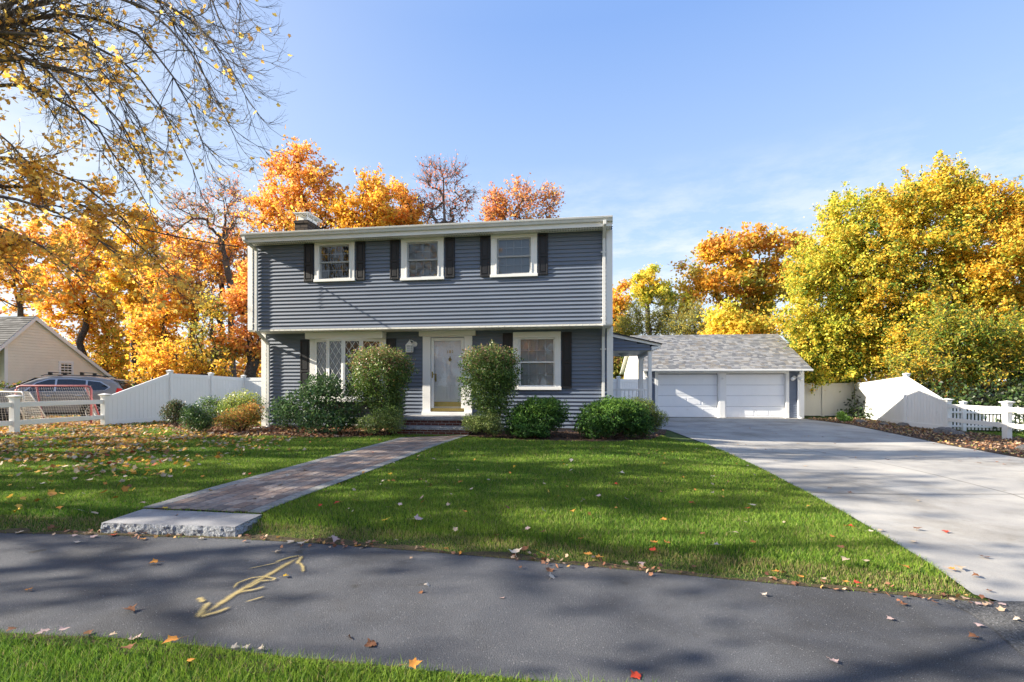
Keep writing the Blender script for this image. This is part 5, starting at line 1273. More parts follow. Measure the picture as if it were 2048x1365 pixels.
tree('birch_tree', 'slender olive-yellow tree with many upright stems behind the left fence', 'tree', [(425, 620, 26), (410, 665, 30), (440, 700, 26), (400, 720, 26)], 30, 425, YGR+GLD, OLV, 110, 3000, .10, 19, G_L, twigs=5)
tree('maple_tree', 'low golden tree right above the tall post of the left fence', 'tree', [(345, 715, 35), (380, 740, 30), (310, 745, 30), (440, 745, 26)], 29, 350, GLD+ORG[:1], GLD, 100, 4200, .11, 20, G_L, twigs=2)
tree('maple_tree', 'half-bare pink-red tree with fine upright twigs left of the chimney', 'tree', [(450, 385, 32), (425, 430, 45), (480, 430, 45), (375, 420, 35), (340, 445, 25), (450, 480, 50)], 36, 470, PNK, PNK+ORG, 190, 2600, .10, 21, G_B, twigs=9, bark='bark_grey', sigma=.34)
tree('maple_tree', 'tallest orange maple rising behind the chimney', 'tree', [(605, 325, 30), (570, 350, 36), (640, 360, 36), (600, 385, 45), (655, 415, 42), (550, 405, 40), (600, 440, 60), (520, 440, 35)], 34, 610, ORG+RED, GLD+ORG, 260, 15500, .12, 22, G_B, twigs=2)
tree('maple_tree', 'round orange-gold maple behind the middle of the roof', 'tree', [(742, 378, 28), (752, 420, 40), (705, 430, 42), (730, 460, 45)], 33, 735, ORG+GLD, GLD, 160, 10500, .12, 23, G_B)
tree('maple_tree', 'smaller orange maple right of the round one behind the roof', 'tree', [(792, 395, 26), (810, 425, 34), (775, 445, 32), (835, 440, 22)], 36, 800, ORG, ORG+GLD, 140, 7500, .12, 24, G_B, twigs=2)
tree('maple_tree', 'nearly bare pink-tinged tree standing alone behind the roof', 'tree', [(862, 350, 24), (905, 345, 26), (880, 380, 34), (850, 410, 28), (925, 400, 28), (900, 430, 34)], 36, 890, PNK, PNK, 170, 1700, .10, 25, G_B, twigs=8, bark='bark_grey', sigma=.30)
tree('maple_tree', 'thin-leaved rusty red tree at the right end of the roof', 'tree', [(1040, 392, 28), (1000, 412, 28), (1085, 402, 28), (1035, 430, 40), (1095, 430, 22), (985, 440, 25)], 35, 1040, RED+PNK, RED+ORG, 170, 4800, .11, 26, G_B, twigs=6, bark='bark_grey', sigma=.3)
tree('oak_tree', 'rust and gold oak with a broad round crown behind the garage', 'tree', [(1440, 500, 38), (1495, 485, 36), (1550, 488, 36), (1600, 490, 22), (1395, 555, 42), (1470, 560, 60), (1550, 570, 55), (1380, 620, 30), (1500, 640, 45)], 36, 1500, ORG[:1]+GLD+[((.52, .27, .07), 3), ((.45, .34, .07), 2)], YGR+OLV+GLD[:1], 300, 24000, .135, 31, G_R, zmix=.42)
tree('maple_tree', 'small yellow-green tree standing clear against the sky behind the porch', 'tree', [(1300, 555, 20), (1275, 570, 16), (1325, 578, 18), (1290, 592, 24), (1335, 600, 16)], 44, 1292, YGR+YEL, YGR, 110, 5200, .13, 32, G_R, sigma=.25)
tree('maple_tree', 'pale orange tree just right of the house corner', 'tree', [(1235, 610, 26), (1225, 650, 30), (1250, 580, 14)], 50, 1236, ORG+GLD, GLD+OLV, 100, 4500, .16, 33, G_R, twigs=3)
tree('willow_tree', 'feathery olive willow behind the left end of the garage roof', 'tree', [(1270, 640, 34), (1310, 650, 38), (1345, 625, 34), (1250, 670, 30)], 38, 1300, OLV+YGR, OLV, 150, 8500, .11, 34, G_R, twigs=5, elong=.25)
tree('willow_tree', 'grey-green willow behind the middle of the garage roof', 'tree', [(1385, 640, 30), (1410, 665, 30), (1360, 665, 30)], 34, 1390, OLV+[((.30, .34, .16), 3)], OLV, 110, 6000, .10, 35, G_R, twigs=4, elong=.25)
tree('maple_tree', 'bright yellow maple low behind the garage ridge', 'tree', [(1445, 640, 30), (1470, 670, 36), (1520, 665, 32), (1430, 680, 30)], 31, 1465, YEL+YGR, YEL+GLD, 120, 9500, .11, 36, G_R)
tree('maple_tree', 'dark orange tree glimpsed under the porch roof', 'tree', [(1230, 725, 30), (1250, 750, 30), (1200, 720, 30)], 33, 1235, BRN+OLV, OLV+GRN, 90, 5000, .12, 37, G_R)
G_A = 'tall arborvitae overgrown with yellow vine'
def vine_mass(label, circles, Y, base_px, seed, n, pal_t, pal_l, zmix=.35):
    t = tree('arborvitae', label, 'tree', circles, Y, base_px, pal_t, pal_l, 520, int(n*1.55), .062, seed, G_A, depth=.95, Yb=Y+3.2, trunk=.3, sigma=.30, alien=.14, zmix=zmix, tipr=.014, twigs=2, shell=3.2, up=.45)
    return t
VIN = YEL+[((.64, .60, .08), 3), ((.40, .47, .06), 2.5), ((.15, .23, .04), 2)]; VIN2 = YEL+GLD[:2]+[((.35, .42, .06), 2), ((.13, .20, .035), 2)]
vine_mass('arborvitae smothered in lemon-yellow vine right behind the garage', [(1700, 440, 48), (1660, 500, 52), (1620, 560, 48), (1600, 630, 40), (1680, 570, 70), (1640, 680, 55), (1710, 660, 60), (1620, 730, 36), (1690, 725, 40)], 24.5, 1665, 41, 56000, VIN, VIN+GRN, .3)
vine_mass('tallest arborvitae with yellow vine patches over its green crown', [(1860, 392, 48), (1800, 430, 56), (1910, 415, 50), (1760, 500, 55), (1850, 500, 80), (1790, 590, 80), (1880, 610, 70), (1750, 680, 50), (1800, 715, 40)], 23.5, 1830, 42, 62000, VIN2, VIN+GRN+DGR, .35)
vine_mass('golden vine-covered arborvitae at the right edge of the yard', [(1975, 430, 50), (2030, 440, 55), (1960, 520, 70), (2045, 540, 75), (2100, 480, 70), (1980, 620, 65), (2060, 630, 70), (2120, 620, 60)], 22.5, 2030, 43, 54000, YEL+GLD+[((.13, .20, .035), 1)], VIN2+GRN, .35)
tree('arborvitae', 'dark green feathery arborvitae with drooping branches behind the right rail fence', 'tree', [(1900, 670, 48), (1960, 700, 50), (2030, 690, 50), (1860, 725, 36), (1930, 740, 34), (2060, 740, 40), (2110, 700, 45), (1820, 740, 22)], 20.5, 1960, GRN+YGR+GLD[:1], GRN+OLV+GLD[1:2], 260, 34000, .07, 44, G_A, trunk=.25, twigs=4, shell=3, elong=.35)
tree('arborvitae', 'green arborvitae filling the gap between the garage and the yellow vine', 'tree', [(1600, 700, 26), (1640, 745, 26), (1610, 740, 24), (1680, 760, 18), (1590, 660, 20)], 26.5, 1610, DGR+GRN, DGR, 120, 12000, .07, 45, G_A, twigs=2, elong=.35)
# far woodland masses
def far_wood(name, label, x0, x1, Y0, Y1, hmax, pal, n, seed, sz=.35):
    r = np.random.default_rng(seed); X = r.uniform(x0, x1, n); Yv = r.uniform(Y0, Y1, n)
    prof = hmax*(.62+.22*np.sin(X*.33+seed)+.16*np.sin(X*.9+1.3*seed)); Z = prof*r.random(n)**.7
    k = (np.sin(X*2.1+Z*1.7+seed)+np.sin(Z*2.9-X*1.1)) > -1.25; X, Yv, Z = X[k], Yv[k], Z[k]; n = len(X)
    V = leaf_quads(np.stack([X, Yv, Z], 1), sz, r); c = pick(r, n, pal)*r.uniform(.55, 1.1, (n, 1))
    tag(raw(name, V, np.arange(n*4).reshape(-1, 4), M['leaf'], col=np.repeat(c, 4, 0)), label, 'woodland', kind='stuff')
far_wood('woodland', 'distant orange and brown woodland filling the horizon on the left', -75, -14, 52, 62, 9.5, ORG+GLD+BRN+OLV, 16000, 3)
far_wood('woodland', 'distant olive and orange woodland filling the horizon on the right', 2, 95, 54, 64, 11, OLV+BRN+GLD+YGR, 22000, 5)
def undergrowth(x0, x1, y0, y1, h, pal, n, seed, sz, label):
    r = np.random.default_rng(seed); X = r.uniform(x0, x1, n); Yv = r.uniform(y0, y1, n); Z = ground_z(X, Yv)+h*r.random(n)**1.2*(.6+.4*np.sin(X*2.2+seed))
    V = leaf_quads(np.stack([X, Yv, Z], 1), sz, r); c = pick(r, n, pal)*r.uniform(.4, 1, (n, 1))
    tag(raw('undergrowth', V, np.arange(n*4).reshape(-1, 4), M['green_leaf'], col=np.repeat(c, 4, 0)), label, 'undergrowth', kind='stuff')
undergrowth(16.2, 26, 15.5, 24, 1.9, DGR+[((.02, .03, .012), 6)], 24000, 7, .07, 'dark undergrowth below the arborvitae behind the picket fence')
undergrowth(-32, -10, 23.5, 29, 1.6, OLV+BRN+GRN, 12000, 8, .09, 'brushy undergrowth behind the left fence')

# ---- near maple: trunk left of the frame, limbs arching over the top-left corner
def near_maple():
    r = np.random.default_rng(77); base = np.array([-14.2, 9.6, -.1]); segs = []; leaves = []; 
    def tube_pts(pts, r0, r1):
        segs.append((np.array(pts), np.linspace(r0, r1, len(pts))))
    fork = base+[.2, 0, 4.2]; tube_pts([base, base+[.1, 0, 1.5], base+[.05, .05, 3], fork], .34, .26)
    def bez(a, c, b, n):
        t = np.linspace(0, 1, n)[:, None]; return a*(1-t)**2+2*c*t*(1-t)+b*t*t
    def sub(p0, d, L_, rad, lvl, ld):
        n = 5 if lvl < 2 else 4; pts = [p0]; dd = d.copy()
        for i in range(n):
            dd = unit(dd+r.normal(0, .10, 3)+np.array([0.0, 0, (.09 if lvl >= 1 else .02)*(i-.5)])); pts.append(pts[-1]+dd*L_/n)
        tube_pts(pts, rad, rad*.35); pts = np.array(pts)
        if lvl < 3:
            nk = (7, 5, 3)[lvl]
            for j in range(nk):
                t = r.uniform(.15, .98); k = min(int(t*n), n-1); q = pts[k]+(pts[k+1]-pts[k])*(t*n-k); dn = unit(pts[k+1]-pts[k])
                side = unit(np.cross(dn, r.normal(0, 1, 3))); nd_ = unit(dn+side*r.uniform(.35, .75))
                sub(q, nd_, L_*r.uniform(.35, .62)*(1.15-.5*t), rad*.5, lvl+1, ld)
        if lvl >= 2:
            m_ = r.poisson(ld*.62)
            for _ in range(m_): leaves.append(pts[r.integers(1, len(pts))]+r.normal(0, .06, 3)-[0, 0, .05])
        return pts
    limbs = [(480, 5, 7.6, 9.5, -80, 420, -400, .06), (470, 95, 8.2, 9, -60, 330, -330, .05), (490, 190, 8.8, 8.6, -60, 300, -250, .06), (455, 245, 8.4, 8.2, -80, 250, -300, .1), (405, 285, 9, 8, -60, 230, -240, .25), (385, 335, 9.8, 7.6, -80, 180, -200, .55),
             (300, 375, 9.2, 7.2, -90, 110, -130, .35), (300, 300, 8.4, 7.6, -90, 100, -190, .3), (300, 420, 10, 7, -100, 60, -60, .6), (200, 300, 9.5, 7.4, -120, -20, -160, .35), (415, 165, 9.2, 8.5, -60, 200, -360, .1), (400, 60, 8.0, 9, -60, 160, -420, .2), (250, 200, 8.8, 8, -90, 30, -300, .3), (120, 250, 9.6, 7.5, -120, -60, -150, .4),
             (330, 530, 10.4, 6, -140, 40, 150, 1.25), (270, 560, 9.8, 5.4, -140, 20, 250, 1.25), (180, 575, 9.6, 5, -150, -40, 330, 1.25), (50, 560, 9.4, 4.6, -160, -90, 360, 1.25), (345, 560, 10.6, 5.6, -140, 60, 220, 1.25), (80, 380, 9.8, 6.5, -150, -100, 20, 1.0)]
    for (tx_, ty_, Yt, z0, sx, cx_, cy_, ld) in limbs:
        tip = at(tx_, ty_, Yt); Yc = (Yt+base[1])/2; c = at(cx_, cy_, Yc); a = np.array([fork[0]+r.uniform(-.2, .5), fork[1]+r.uniform(-.3, .3), z0*.75]);
        pts = bez(a, c, tip, 15)+r.normal(0, .03, (15, 3)); pts[0] = a; pts[-1] = tip; L_ = np.linalg.norm(np.diff(pts, axis=0), axis=1).sum()
        tube_pts([fork, (fork+a)/2+[.1, 0, .2], a], .15, .085); tube_pts(pts, .060, .008)
        dn = unit(pts[-1]-pts[-2])
        for _ in range(3): sub(pts[-1], unit(dn+r.normal(0, .22, 3)), L_*.10, .008, 1, ld); sub(pts[-3], unit(dn+r.normal(0, .3, 3)), L_*.13, .010, 1, ld)
        for j in range(12):
            t = r.uniform(.22, .97); k = min(int(t*14), 13); q = pts[k]+(pts[k+1]-pts[k])*(t*14-k); dn = unit(pts[k+1]-pts[k]); side = unit(np.cross(dn, r.normal(0, 1, 3)))
            sub(q, unit(dn+side*r.uniform(.22, .6)), L_*r.uniform(.12, .24)*(1.2-.7*t), .020*(1.1-.6*t), 0 if r.random() < .55 else 1, ld)
    # the part of the crown that hangs out of frame
    NV = []; NP = []; o = 0
    for P_, rr in segs:
        n = len(P_); par = np.r_[-1, np.arange(n-1)]; s_ = 7 if rr[0] > .05 else (5 if rr[0] > .02 else 3)
        v, p = tubes_mesh(P_, par, rr, s_); NV.append(v); NP.append(p+o); o += len(v)
    root = empty('maple_tree', base, 0, 'overhanging maple whose half-bare limbs and golden leaves fill the top left corner', 'tree')
    raw('trunk', np.concatenate(NV)-base, np.concatenate(NP), M['bark_grey'], root, smooth=True)
    C = np.array(leaves); n = len(C); V = star_leaves(C, .047, r, .3); pal = [((.86, .60, .14), 4), ((.84, .52, .10), 3), ((.78, .42, .08), 2), ((.60, .34, .13), 1)]
    raw('crown', V-base, np.arange(n*12).reshape(-1, 12), M['leaf'], root, col=np.repeat(pick(r, n, pal)*r.uniform(.7, 1.2, (n, 1)), 12, 0))
    print('near maple leaves', n, 'segs', len(segs)); return root
near_maple()
# street trees further left along the same road: out of frame, they throw the dappled shade
G_S = 'street maples left of the photograph'
tree('maple_tree', 'street maple nearest the road left of the frame', 'tree', [(-20, 2.6, 9, 3.0, 1.6, 3.0), (-21, 5.2, 10.5, 3, 2.4, 2.5)], 0, (-20, 3.2), ORG, GLD, 130, 700, .09, 62, G_S, twigs=2, tipr=.022, trunk=.3, bark='bark_grey', world=True, sigma=.35)
tree('maple_tree', 'tall street maple farther down the road', 'tree', [(-27, 8, 12, 3.4, 3.4, 3), (-28, 4.5, 13.5, 3, 2.6, 2.6), (-27, 11, 10.5, 3, 2.2, 2.6)], 0, (-27, 8), GLD, ORG, 110, 600, .10, 63, G_S, twigs=2, tipr=.024, trunk=.35, bark='bark_grey', world=True, sigma=.35)
for i, (x, y, hgt) in enumerate(((-16, -19, 10), (-4, -18, 9), (9, -20, 11), (24, -18, 10))):  # unseen trees added to dim the sky fill and show in window reflections
    tree('maple_tree', 'unseen autumn maple added behind the camera to dim the sky fill', 'tree', [(x, y, hgt*.62, 5, 4, hgt*.42), (x+3, y-1, hgt*.5, 3.5, 3, hgt*.35), (x-3.5, y, hgt*.45, 3, 3, hgt*.33)], 0, (x, y), ORG+GLD, BRN+GLD, 150, 4200, .24, 70+i, 'unseen trees added behind the camera', twigs=4, bark='bark_grey', world=True, sigma=.5)
r0 = np.random.default_rng(12)
for i, (x, y) in enumerate(((-19.5, 4.9), (-26, 3.4), (-21, 8.1), (-29, 5.4), (-28, 9.9), (-35, 6.5), (-38, 4.4), (-40, 8.2))):
    h_ = -x*.42+r0.uniform(3, 5.5)
    tree('maple_tree', 'slim half-bare maple in the roadside grove left of the frame', 'tree', [(x+r0.normal(0, .4), y, h_*.85, 1.5, 1.0, h_*.22), (x-.5, y+r0.normal(0, .4), h_*.6, 1.2, .8, h_*.16)], 0, (x, y), GLD, ORG, 46, 420, .12, 200+i, 'roadside grove left of the frame', twigs=3, tipr=.022, trunk=.17+.05*r0.random(), bark='bark_grey', world=True, sigma=.3, limb0=.45)
tree('maple_tree', 'unseen maple added left of the camera to shade the path', 'tree', [(-9.5, .5, 7, 3, 1.3, 2.6), (-11.5, 1.5, 8.8, 2.5, 1.2, 1.8)], 0, (-10, .4), GLD, ORG, 130, 1500, .085, 66, G_S, twigs=2, tipr=.02, trunk=.24, bark='bark_grey', world=True, sigma=.3)  # this and the next tree are unseen, added to throw shade on the path
tree('maple_tree', 'unseen young maple added beside the camera to shade the path', 'tree', [(-4.6, .6, 6.4, 1.9, .8, 1.7)], 0, (-4.8, .4), GLD, ORG, 80, 700, .08, 67, G_S, twigs=2, tipr=.018, trunk=.16, bark='bark_grey', world=True, sigma=.25)
# ---- shrubs
def shrub(name, label, blobs, base, n, sz, pal, pal2=None, mat='green_leaf', seed=1, group=None, elong=.5, stems=9, outward=.0, up=.4, shell=4.0, srad=.012, zlow=.03, cat='shrub', hole=.0, topmix=.6, lumpy=.08):
    """blobs (x,y,z,rx,ry,rz) in metres"""
    r = np.random.default_rng(seed); B = np.array(blobs, float); vol = (B[:, 3]*B[:, 4]*B[:, 5])**.7; k = r.choice(len(B), n, p=vol/vol.sum())
    u = unit(r.normal(0, 1, (n, 3))); rr = r.random(n)**(1/shell); lump = 1+lumpy*(np.sin(u[:, 0]*7+k)+np.sin(u[:, 2]*8+u[:, 1]*6+k*2)+.8*np.sin(u[:, 0]*15+u[:, 2]*13+k))
    C = B[k, :3]+u*B[k, 3:]*(rr*lump)[:, None]; g = ground_z(C[:, 0], C[:, 1]); ok = C[:, 2] > g+zlow
    if hole: ok &= (np.sin(C[:, 0]*17+C[:, 2]*11)+np.sin(C[:, 2]*19-C[:, 1]*13)) > -2+hole
    C, u, k, rr = C[ok], u[ok], k[ok], rr[ok]; n = len(C); ax = u*outward+r.normal(0, 1, (n, 3))*(1-outward)+[0, 0, .25*outward] if outward else None
    V = leaf_quads(C, sz, r, elong, up, axis=ax)
    c = pick(r, n, pal)
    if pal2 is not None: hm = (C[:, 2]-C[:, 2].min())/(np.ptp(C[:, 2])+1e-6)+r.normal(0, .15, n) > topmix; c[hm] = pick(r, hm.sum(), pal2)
    c = c*r.uniform(.7, 1.3, (n, 1)); b = np.array([base[0], base[1], float(ground_z(base[0], base[1]))])
    root = empty(name, b, 0, label, cat, group)
    raw('foliage', V-b, np.arange(n*4).reshape(-1, 4), M[mat], root, col=np.repeat(c, 4, 0))
    tg = C[r.choice(n, min(n, stems*14), replace=False)]*.9+B[:, :3].mean(0)*.1
    N_ = [b+[0, 0, -.03]]; par = [-1]; st_i = []
    for s in range(stems):
        a = 2*np.pi*s/stems; p = b+[.05*math.cos(a), .04*math.sin(a), -.03]; N_.append(p); par.append(0); j = r.integers(len(B)); c0 = B[j, :3]; prev = len(N_)-1
        for t in (.3, .6, 1): q = p*(1-t)+(c0+[B[j, 3]*.5*math.cos(a), B[j, 4]*.5*math.sin(a), -B[j, 5]*.2])*t+r.normal(0, .02, 3); q[2] = max(q[2], b[2]+.05); N_.append(q); par.append(prev); prev = len(N_)-1; st_i.append(prev)
    A = np.array(N_)
    for q in tg:
        kk = st_i[int(np.argmin(np.linalg.norm(A[st_i]-q, axis=1)))]; N_.append(q); par.append(kk)
    N_ = np.array(N_); par = np.array(par); rad = np.full(len(N_), srad*.35); rad[:len(A)] = srad
    v, p = tubes_mesh(N_, par, rad, 5); raw('stems', v-b, p, M['stem'], root)
    return root
def blob(px, py, rpx, rpy, Y, dep=None):
    c = at(px, py, Y); return (c[0], c[1], c[2], rpx*Y/F, (dep or rpx)*Y/F, rpy*Y/F)
RHO = [((.035, .075, .028), 3), ((.055, .11, .035), 2), ((.10, .16, .05), 1)]
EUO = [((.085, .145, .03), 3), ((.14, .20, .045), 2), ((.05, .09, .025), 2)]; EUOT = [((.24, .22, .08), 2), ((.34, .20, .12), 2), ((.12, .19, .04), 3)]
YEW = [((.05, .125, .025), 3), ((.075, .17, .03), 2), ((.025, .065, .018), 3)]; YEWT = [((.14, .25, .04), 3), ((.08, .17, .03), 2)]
BOX = [((.15, .20, .05), 2), ((.22, .26, .08), 2), ((.09, .14, .04), 1)]
shrub('rhododendron', 'big dark green rhododendron in front of the diamond-pane window', [blob(570, 825, 34, 32, 13.0), blob(610, 815, 45, 42, 12.9), blob(655, 800, 48, 52, 12.9), blob(640, 775, 38, 32, 13.1), blob(700, 835, 32, 30, 12.8), blob(655, 842, 62, 24, 12.7)], at(640, 866, 12.9)[:2], 7500, .052, RHO, None, 'green_leaf', 81, elong=.33, outward=.45, shell=2.6, stems=12, hole=.35, up=.5)
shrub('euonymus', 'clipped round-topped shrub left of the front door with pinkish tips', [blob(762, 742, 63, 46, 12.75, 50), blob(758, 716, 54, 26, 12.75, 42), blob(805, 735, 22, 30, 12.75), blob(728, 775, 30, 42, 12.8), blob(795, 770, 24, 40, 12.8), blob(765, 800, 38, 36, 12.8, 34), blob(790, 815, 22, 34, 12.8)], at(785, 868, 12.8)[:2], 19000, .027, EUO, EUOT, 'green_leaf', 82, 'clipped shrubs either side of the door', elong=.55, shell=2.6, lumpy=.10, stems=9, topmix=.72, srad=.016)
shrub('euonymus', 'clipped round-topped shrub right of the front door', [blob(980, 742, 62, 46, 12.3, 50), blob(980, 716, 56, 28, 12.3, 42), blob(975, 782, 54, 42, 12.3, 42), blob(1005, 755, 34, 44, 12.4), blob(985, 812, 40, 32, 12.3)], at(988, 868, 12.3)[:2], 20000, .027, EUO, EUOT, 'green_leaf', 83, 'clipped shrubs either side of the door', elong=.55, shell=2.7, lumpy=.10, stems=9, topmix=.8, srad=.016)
shrub('boxwood', 'low light green shrub beside the left end of the front steps', [blob(745, 848, 32, 20, 12.4), blob(775, 835, 32, 26, 12.4), blob(790, 850, 20, 18, 12.4)], at(768, 870, 12.4)[:2], 6500, .017, BOX, EUO, 'green_leaf', 84, elong=.6, stems=7, shell=2.8)
shrub('boxwood', 'low pale green shrub beside the right end of the front steps', [blob(948, 846, 26, 20, 11.9), blob(975, 845, 28, 22, 11.9), blob(990, 855, 18, 16, 11.9)], at(965, 871, 11.9)[:2], 7500, .016, BOX, BOX, 'green_leaf', 85, elong=.6, stems=7, shell=3)
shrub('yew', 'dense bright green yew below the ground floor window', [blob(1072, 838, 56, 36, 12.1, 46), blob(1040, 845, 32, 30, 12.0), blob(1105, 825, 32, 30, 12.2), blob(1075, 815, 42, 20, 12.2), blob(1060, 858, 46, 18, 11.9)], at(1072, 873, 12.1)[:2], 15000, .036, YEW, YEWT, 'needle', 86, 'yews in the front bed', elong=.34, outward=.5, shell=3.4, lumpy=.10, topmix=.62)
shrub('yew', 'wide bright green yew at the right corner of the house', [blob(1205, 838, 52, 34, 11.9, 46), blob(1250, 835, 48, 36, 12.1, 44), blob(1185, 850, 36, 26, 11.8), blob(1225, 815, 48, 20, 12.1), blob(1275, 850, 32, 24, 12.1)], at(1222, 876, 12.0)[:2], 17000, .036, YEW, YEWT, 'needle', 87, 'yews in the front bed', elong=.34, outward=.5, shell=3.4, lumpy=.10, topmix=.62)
shrub('juniper', 'looser olive shrub leaning out over the driveway beside the wide yew', [blob(1292, 825, 26, 28, 12.6), blob(1312, 838, 24, 20, 12.5), blob(1275, 812, 28, 18, 12.8), blob(1300, 850, 22, 16, 12.5)], at(1285, 866, 12.7)[:2], 10000, .022, [((.13, .18, .04), 3), ((.20, .23, .05), 2), ((.07, .11, .03), 2)], None, 'needle', 88, elong=.3, outward=.6, shell=2.4, stems=12, srad=.01)
shrub('holly', 'small dark green shrub at the left end of the bed', [blob(392, 838, 28, 26, 13.2), blob(385, 825, 20, 20, 13.3), blob(408, 848, 18, 16, 13.1)], at(392, 864, 13.2)[:2], 4200, .024, RHO+GRN[:1], None, 'green_leaf', 89, elong=.5, shell=2.8)
shrub('nandina', 'orange-leaved low shrub in the left part of the bed', [blob(478, 838, 38, 24, 13.3), blob(455, 842, 24, 18, 13.2), blob(500, 828, 26, 26, 13.4)], at(480, 862, 13.3)[:2], 4600, .024, [((.16, .20, .04), 4), ((.42, .22, .06), 3), ((.38, .12, .05), 2), ((.30, .28, .06), 2)], [((.52, .28, .07), 3), ((.28, .28, .06), 3), ((.45, .16, .06), 2)], 'leaf', 90, elong=.45, shell=2.4, stems=10)
shrub('azalea', 'tall yellow-green shrub behind the orange-leaved one', [blob(482, 806, 36, 26, 14.2), blob(508, 812, 20, 28, 14.2), blob(460, 815, 26, 20, 14.3), blob(490, 832, 32, 24, 14.1)], at(485, 858, 14.2)[:2], 6500, .026, GRN+[((.26, .30, .06), 3)], [((.32, .36, .07), 3), ((.42, .40, .08), 1), ((.18, .24, .05), 2)], 'green_leaf', 91, elong=.4, outward=.5, shell=2.2, stems=12)
shrub('holly', 'dark purplish-green shrub against the white fence', [blob(348, 826, 24, 20, 15.0), blob(352, 812, 16, 14, 15.1)], at(350, 848, 15.0)[:2], 2600, .028, [((.05, .075, .03), 3), ((.12, .07, .04), 1), ((.10, .13, .05), 1)], None, 'green_leaf', 92, elong=.5, shell=2.4, srad=.01)
shrub('spindly_shrub', 'spindly dark-leaved shrub between the fence and the yellow-green one', [blob(420, 805, 24, 14, 15.2), blob(438, 818, 22, 20, 15.0), blob(415, 830, 22, 18, 15.0)], at(425, 848, 15.0)[:2], 1900, .030, RHO+GRN, None, 'green_leaf', 93, elong=.45, shell=1.8, srad=.009)
shrub('weed', 'small leafy weed growing by the almond fence', [blob(1683, 832, 10, 9, 20.5), blob(1692, 838, 12, 6, 20.4)], at(1685, 845, 20.5)[:2], 400, .05, [((.18, .30, .05), 1)], None, 'green_leaf', 94, elong=.7, shell=2, stems=5, srad=.008, cat='weed')
# ================================================================== FALLEN LEAVES
def obj_color_mat():
    m, nt, b = newmat('fallen_leaf_skin'); oi = node(nt, 'ShaderNodeObjectInfo'); n = noise(nt, 22, 4); r = ramp(nt, n.outputs['Fac'], [(.3, (.62, .58, .55)), (.65, (1.1, 1.1, 1.1))])
    c = mix(nt, 1.0, oi.outputs['Color'], r.outputs['Color'], 'MULTIPLY'); nt.links.new(c, b.inputs['Base Color']); setp(b, rough=.7, spec=.2); return m
M['leaf1'] = obj_color_mat()
def leaf_mesh(seed):
    r = np.random.default_rng(seed); k = STAR*[1, .95]; mids = []
    for i in range(12):
        a, b = k[i], k[(i+1) % 12]; mids += [a, (a+b)/2*r.uniform(.93, 1.03)]
    P = np.array(mids)+r.normal(0, .02, (24, 2)); in_ = P*.5; V = np.concatenate([P, in_, [[0, 0]]])
    cu, cv = r.uniform(-.25, .55), r.uniform(-.2, .5); ph = r.uniform(0, 6)
    z = cu*V[:, 0]**2+cv*V[:, 1]**2+.10*np.sin(V[:, 0]*3+ph)*np.cos(V[:, 1]*2.5+ph)+.25*r.uniform(-.6, 1)*np.abs(V[:, 0])*.6; z[:24] += r.normal(0, .05, 24)
    z -= z.min(); V = np.column_stack([V, z]); f = []
    for i in range(24): j = (i+1) % 24; f.append((i, j, 24+j, 24+i)); f.append((24+i, 24+j, 48))
    mb = MB(); mb.add(V, f); mb.tube([(0, -.42, z[48]*.6), (.03, -1.2, .06), (.10, -1.65, .03)], [.03, .022, .018], 4)
    me = bpy.data.meshes.new('fallen_leaf'); me.from_pydata(mb.v, [], mb.f); me.materials.append(M['leaf1'])
    for p in me.polygons: p.use_smooth = True
    return me
LM = [leaf_mesh(100+i) for i in range(9)]
LC = dict(t=((.54, .42, .29), 'pale tan'), w=((.60, .51, .41), 'whitish'), o=((.58, .25, .05), 'orange'), b=((.22, .10, .05), 'brown'), r=((.50, .06, .03), 'red'), y=((.75, .47, .04), 'golden yellow'), p=((.55, .40, .37), 'pinkish'))
